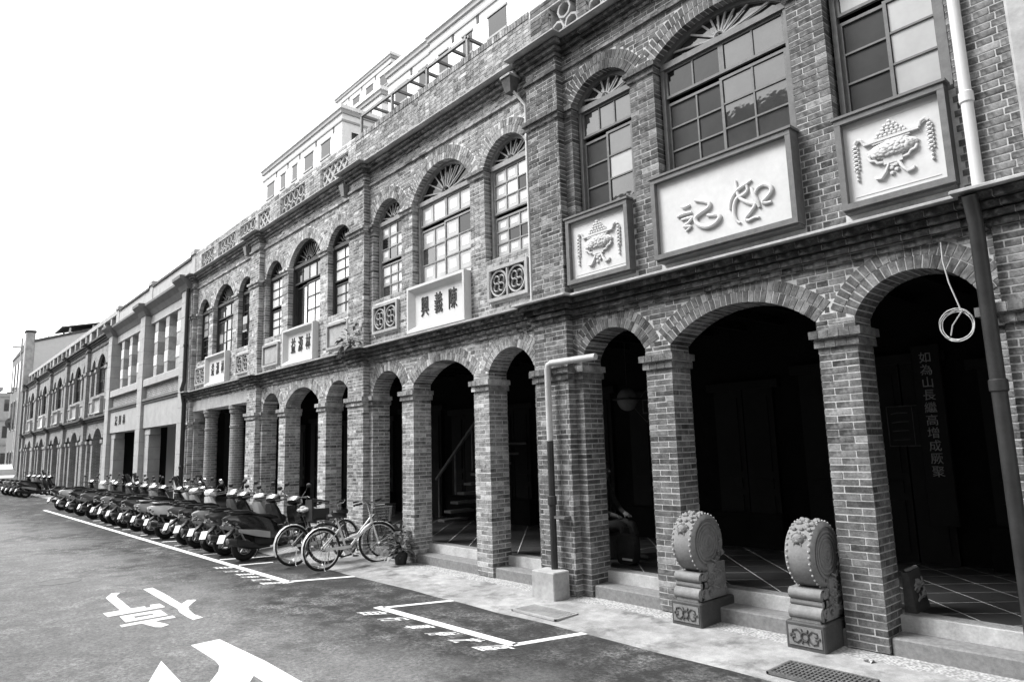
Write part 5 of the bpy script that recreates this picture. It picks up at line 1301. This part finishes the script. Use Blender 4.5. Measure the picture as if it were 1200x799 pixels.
# ------------------------------------------------------------------ seated person and bags under the arcade
def person():
    s = thing('person', 'person in dark clothes seated on a box under the arcade', 'person', (-6.72, 1.05, .275))
    J = {'pel':(0,0,.46,.15),'sp':(-.03,0,.66,.15),'ch':(0,0,.86,.165),'nk':(.06,0,1.03,.065),'hd0':(.09,0,1.10,.075),'hd':(.11,0,1.20,.10),'ht':(.10,0,1.27,.08)}
    V = []; E_ = []; Rd = []; ix = {}
    def add(k, v): ix[k] = len(V); V.append(v[:3]); Rd.append(v[3])
    for k in J: add(k, J[k])
    for a, b in (('pel','sp'),('sp','ch'),('ch','nk'),('nk','hd0'),('hd0','hd'),('hd','ht')): E_.append((ix[a], ix[b]))
    for g, n in ((-1,'r'),(1,'l')):
        kx = .54 if g < 0 else .48
        add('hip'+n, (.06, g*.10, .44, .10)); add('kn'+n, (kx, g*.13, .47, .075)); add('an'+n, (kx+.06, g*.13, .10, .045)); add('hl'+n, (kx+.05, g*.13, .045, .04)); add('to'+n, (kx+.24, g*.14, .035, .035))
        E_.extend([(ix['pel'], ix['hip'+n]), (ix['hip'+n], ix['kn'+n]), (ix['kn'+n], ix['an'+n]), (ix['an'+n], ix['hl'+n]), (ix['hl'+n], ix['to'+n])])
        add('sh'+n, (.0, g*.19, .93, .075)); add('el'+n, (.12, g*.24, .68, .055)); add('wr'+n, (.33, g*.14, .60, .035)); add('pa'+n, (.41, g*.11, .58, .034))
        E_.extend([(ix['ch'], ix['sh'+n]), (ix['sh'+n], ix['el'+n]), (ix['el'+n], ix['wr'+n]), (ix['wr'+n], ix['pa'+n])])
        for f in range(5):
            yy = g*(.075+.018*f) if f < 4 else g*.07; k1 = 'f%s%d' % (n, f)
            add(k1, (.45-(.05 if f == 4 else 0), yy, .575, .010)); add(k1+'b', (.485-(.06 if f == 4 else .004*abs(f-1.5)), yy-(g*.025 if f == 4 else 0), .545, .009))
            E_.extend([(ix['pa'+n], ix[k1]), (ix[k1], ix[k1+'b'])])
    me = bpy.data.meshes.new('body'); me.from_pydata(V, E_, []); o = bpy.data.objects.new('body', me); COL.objects.link(o); o.parent = s
    sk = o.modifiers.new('skin', 'SKIN'); 
    for i, r_ in enumerate(Rd): me.skin_vertices[0].data[i].radius = (r_, r_)
    me.skin_vertices[0].data[0].use_root = True
    o.modifiers.new('sub', 'SUBSURF').levels = 1; o.modifiers['sub'].render_levels = 1
    bpy.context.view_layer.update(); dg = bpy.context.evaluated_depsgraph_get(); m2 = bpy.data.meshes.new_from_object(o.evaluated_get(dg)); o.modifiers.clear(); o.data = m2
    m2.materials.clear()
    for k in ('cloth_dark', 'skin', 'shoe'): m2.materials.append(M[k])
    for p in m2.polygons:
        c = p.center; p.use_smooth = True
        p.material_index = 1 if (c.z > 1.05 or (c.x > .34 and abs(c.y) < .2 and .5 < c.z < .64 and abs(c.y) > .05 and c.z > .56)) else 2 if c.z < .085 else 0
    m = MB(); m.ball((.09,0,1.26), .105, .10, .085, 12, 8); m.build('hair', 'plast', s, smooth=True)
    for g in (-1, 1): MB().ball((.20, g*.035, 1.205), .012, .014, .01, 8, 5).build('eye', 'plast', s)
    MB().ball((.215, 0, 1.175), .018, .013, .022, 8, 5).build('nose', 'skin', s, smooth=True)
    MB().box(.195, .202, -.025, .025, 1.133, 1.141).build('mouth', 'plast', s)
    return s
M['cloth_dark'] = G('dark_cloth', .022, .9, .4, 9, .3, 80, .2); M['skin'] = G('skin', .10, .6, .1, 8, .05, 80, .3); M['shoe'] = G('shoe', .05, .6, .3, 9, .1, 80, .3)
person()
bx_ = thing('wooden_crate', 'low dark box the seated person sits on', 'crate', (-6.70, 1.05, .275)); MB().bbox(-.2,.2,-.2,.2,0,.34,.01).build('box', 'stoneD', bx_); MB().bbox(-.21,.21,-.21,.21,.30,.345,.01).build('lid', 'cement_dark', bx_)
bg_ = thing('carrier_bag', 'black carrier bag standing at the step edge', 'bag', (-6.02, .72, .275))
MB().loft([ring(0, .15, 0, .38, 12, .5), ring(.06, .17, 0, .40, 12, .5), ring(.13, .15, 0, .37, 12, .5)]).build('bag', 'cloth_dark', bg_, smooth=True, fix=True)
MB().tube([(-.08,.06,.38),(-.06,.06,.48),(.06,.06,.48),(.08,.06,.38)], .01, 6).build('handle', 'plast', bg_, smooth=True); MB().box(-.04,.12,-.012,-.004,.06,.085).build('white_stripe', 'white', bg_)

# ------------------------------------------------------------------ writing under the arcade
bd = thing('door_couplet', 'dark hanging board with a column of brushed characters', 'sign', (-2.95, 3.0, 0)); MB().bbox(-.16, .16, 0, .05, .75, 2.95, .01).build('board', 'door', bd)
for i, ch in enumerate('如為山長繼高增成厥聚'):
    t = text_mesh(ch, .145, .004, 'character', 'cement', bd); t.location = (0, -.006, 2.78-i*.155); t.rotation_euler = (rad(90),0,0)
nt_ = thing('notice_board', 'small dark framed notice beside the couplet board', 'notice', (-3.48, 3.04, 1.7)); m = MB()
for a, b, c, d in ((0,.44,0,.012),(0,.44,.5,.512),(0,.012,0,.512),(.428,.44,0,.512),(.30,.308,0,.512)): m.box(a,b,-.02,.0,c,d)
m.build('frame', 'cement_dark', nt_); MB().box(.012,.428,-.01,.0,.012,.5).build('sheet', 'door', nt_)
m = MB(); rq = random.Random(5)
for i in range(4): z = .08+.11*i; m.tube([(.05,-.014,z),(.14,-.014,z+rq.uniform(-.02,.02)),(.25,-.014,z+.01)], .007, 4)
tag(m.build('brush_marks', 'cement_dark', nt_), kind='stuff')
dm = thing('diamond_notice', 'diamond-shaped paper with a character on the inner wall', 'notice', tuple(fac(758, 476, 3.02))); MB().prism([(0,-.3),(.3,0),(0,.3),(-.3,0)], -.01, 0, 'y').build('paper', 'door', dm, fix=True)
m = MB()
for k in range(4): a, b = [((0,-.27),(.27,0)),((.27,0),(0,.27)),((0,.27),(-.27,0)),((-.27,0),(0,-.27))][k]; m.beam((a[0],-.014,a[1]),(b[0],-.014,b[1]),.012,.006,up=(0,1,0))
m.build('border', 'cement_dark', dm); m = MB()
for a, b, c, d in ((-.08,.08,.1,.12),(-.08,.08,-.12,-.1),(-.08,-.06,-.1,.1),(.06,.08,-.1,.1)): m.box(a, b, -.016, -.01, c, d)
m.build('square_mark', 'cement_dark', dm)
lp = thing('hanging_lantern', 'pale round paper lantern hanging dimly inside the narrow arch', 'lantern', tuple(fac(735, 468, 2.4))); MB().ball((0,0,0), .17, .17, .19, 16, 10).build('paper', 'stoneD', lp, smooth=True); MB().tube([(0,0,.19),(0,0,1.15)], .006, 5).build('cord', 'plast', lp); MB().box(-.175,.175,-.175,.175,-.01,.02).build('band', 'plast', lp)
# staircase glimpsed through the middle arch of the grey house
st = thing('staircase', 'steep dark stair with handrail inside the sunburst-window house', 'stair', (-12.6, 2.35, .27))
for i in range(9): MB().bbox(i*.24, i*.24+.26, 0, .7, i*.2, i*.2+.05, .006).build('tread', 'stoneD', st)
MB().beam((0,-.02,.9),(2.1,-.02,2.65), .05, .05).build('handrail', 'steel', st)
for i in range(4): MB().beam((.1+i*.6,-.02,.1+i*.5),(.1+i*.6,-.02,.98+i*.5), .025, .025).build('baluster', 'steel', st)

# ------------------------------------------------------------------ far street: car, poles, mirror
def car():
    s = thing('parked_car', 'white car beyond the far group of scooters', 'car', (-57.5, -1.75, -.05), rad(-90), None)
    def sec(y, w0, w1, z0, zm, z1): return [(-w0,y,z0),(-w0*1.02,y,zm),(-w1,y,z1),(w1,y,z1),(w0*1.02,y,zm),(w0,y,z0)]
    m = MB(); m.loft([sec(-2.1,.78,.66,.42,.62,.82), sec(-1.9,.86,.74,.3,.75,1.0), sec(-1.2,.9,.8,.26,.85,1.02), sec(1.0,.9,.78,.26,.85,1.05), sec(1.9,.84,.7,.3,.75,.95), sec(2.1,.74,.6,.42,.6,.8)]); m.build('body', 'paint_white', s, smooth=True, fix=True)
    m = MB(); m.loft([sec(-1.15,.80,.74,.98,1.02,1.06), sec(-.55,.78,.60,1.0,1.3,1.62), sec(.6,.78,.62,1.0,1.3,1.66), sec(1.6,.76,.62,.98,1.2,1.35)]); cb_ = m.build('cabin', 'paint_white', s, smooth=True, fix=True)
    MB().hexa(((-.72,-1.10,1.08),(.72,-1.10,1.08),(.72,-1.06,1.08),(-.72,-1.06,1.08),(-.56,-.60,1.56),(.56,-.60,1.56),(.56,-.56,1.56),(-.56,-.56,1.56))).build('windscreen', 'gdark', cb_)
    for g in (-1, 1): MB().hexa(((g*.80-.01,-.7,1.1),(g*.80+.01,-.7,1.1),(g*.80+.01,1.1,1.1),(g*.80-.01,1.1,1.1),(g*.66-.01,-.4,1.52),(g*.66+.01,-.4,1.52),(g*.66+.01,.9,1.52),(g*.66-.01,.9,1.52))).build('side_window', 'gdark', cb_)
    for y in (-1.3, 1.3):
        for g in (-1, 1):
            w = MB().lathe([(.2,-.1),(.31,-.1),(.33,0),(.31,.1),(.2,.1)], (g*.8, y, .33), 'x', 20).build('wheel', 'rubber', s, smooth=True); MB().lathe([(.19,-.105),(.19,.105)], (g*.8, y, .33), 'x', 14).build('rim', 'alu', w)
    for g in (-1, 1): MB().ball((g*.62,-2.02,.72), .14, .08, .07, 10, 6).build('headlight', 'lamp', s, smooth=True)
    MB().bbox(-.45,.45,-2.13,-2.05,.42,.6,.01).build('grille', 'plast', s)
    for g in (-1, 1): MB().ball((g*.98,-.75,1.08), .1, .05, .07, 8, 5).build('mirror', 'paint_white', s, smooth=True)
car()
def pole(px, dist_x, z1, label, mat='pvc', r_=.09):
    d = ray(px, 545); t = dist_x/d.x; p = CAMPOS+d*t
    s = thing('utility_pole', label, 'pole', (p.x, p.y, -.05)); MB().tube([(0,0,0),(0,0,z1)], [r_, r_*.7], 10).build('shaft', mat, s, smooth=True); MB().box(-.05,.05,-.6,.6,z1-.8,z1-.68).build('crossarm', mat, s)
    return s, p
pole(14.5, -66, 11.5, 'pale tall utility pole before the rendered house')
s_, p = pole(11.5, -70, 8.2, 'thin dark pole carrying the round traffic mirror', 'steel', .07)
tm = thing('traffic_mirror', 'round dark traffic mirror on a pole at the street end', 'mirror', (p.x+.2, p.y-.15, 4.9)); MB().lathe([(.45,0),(.45,.06),(.36,.09),(.02,.1)], (0,0,0), 'x', 20).build('dish', 'steel', tm, smooth=True); MB().lathe([(.3,.08),(.02,.13)], (0,0,0), 'x', 20).build('glass', 'gsky', tm, smooth=True); MB().tube([(0,0,0),(-.2,.15,0)], .03, 6).build('arm', 'steel', tm)
# litter on the pavement
lt = thing('litter', 'crumpled paper scrap on the pavement beside the drum stone', 'litter', (-2.62, -.28, -.01)); m = MB(); rq = random.Random(1)
for i in range(5): a = rq.uniform(0,6); m.add([(rq.uniform(-.06,.06),rq.uniform(-.05,.05),rq.uniform(0,.03)) for _ in range(4)], [(0,1,2,3)])
m.build('paper', 'stone', lt)
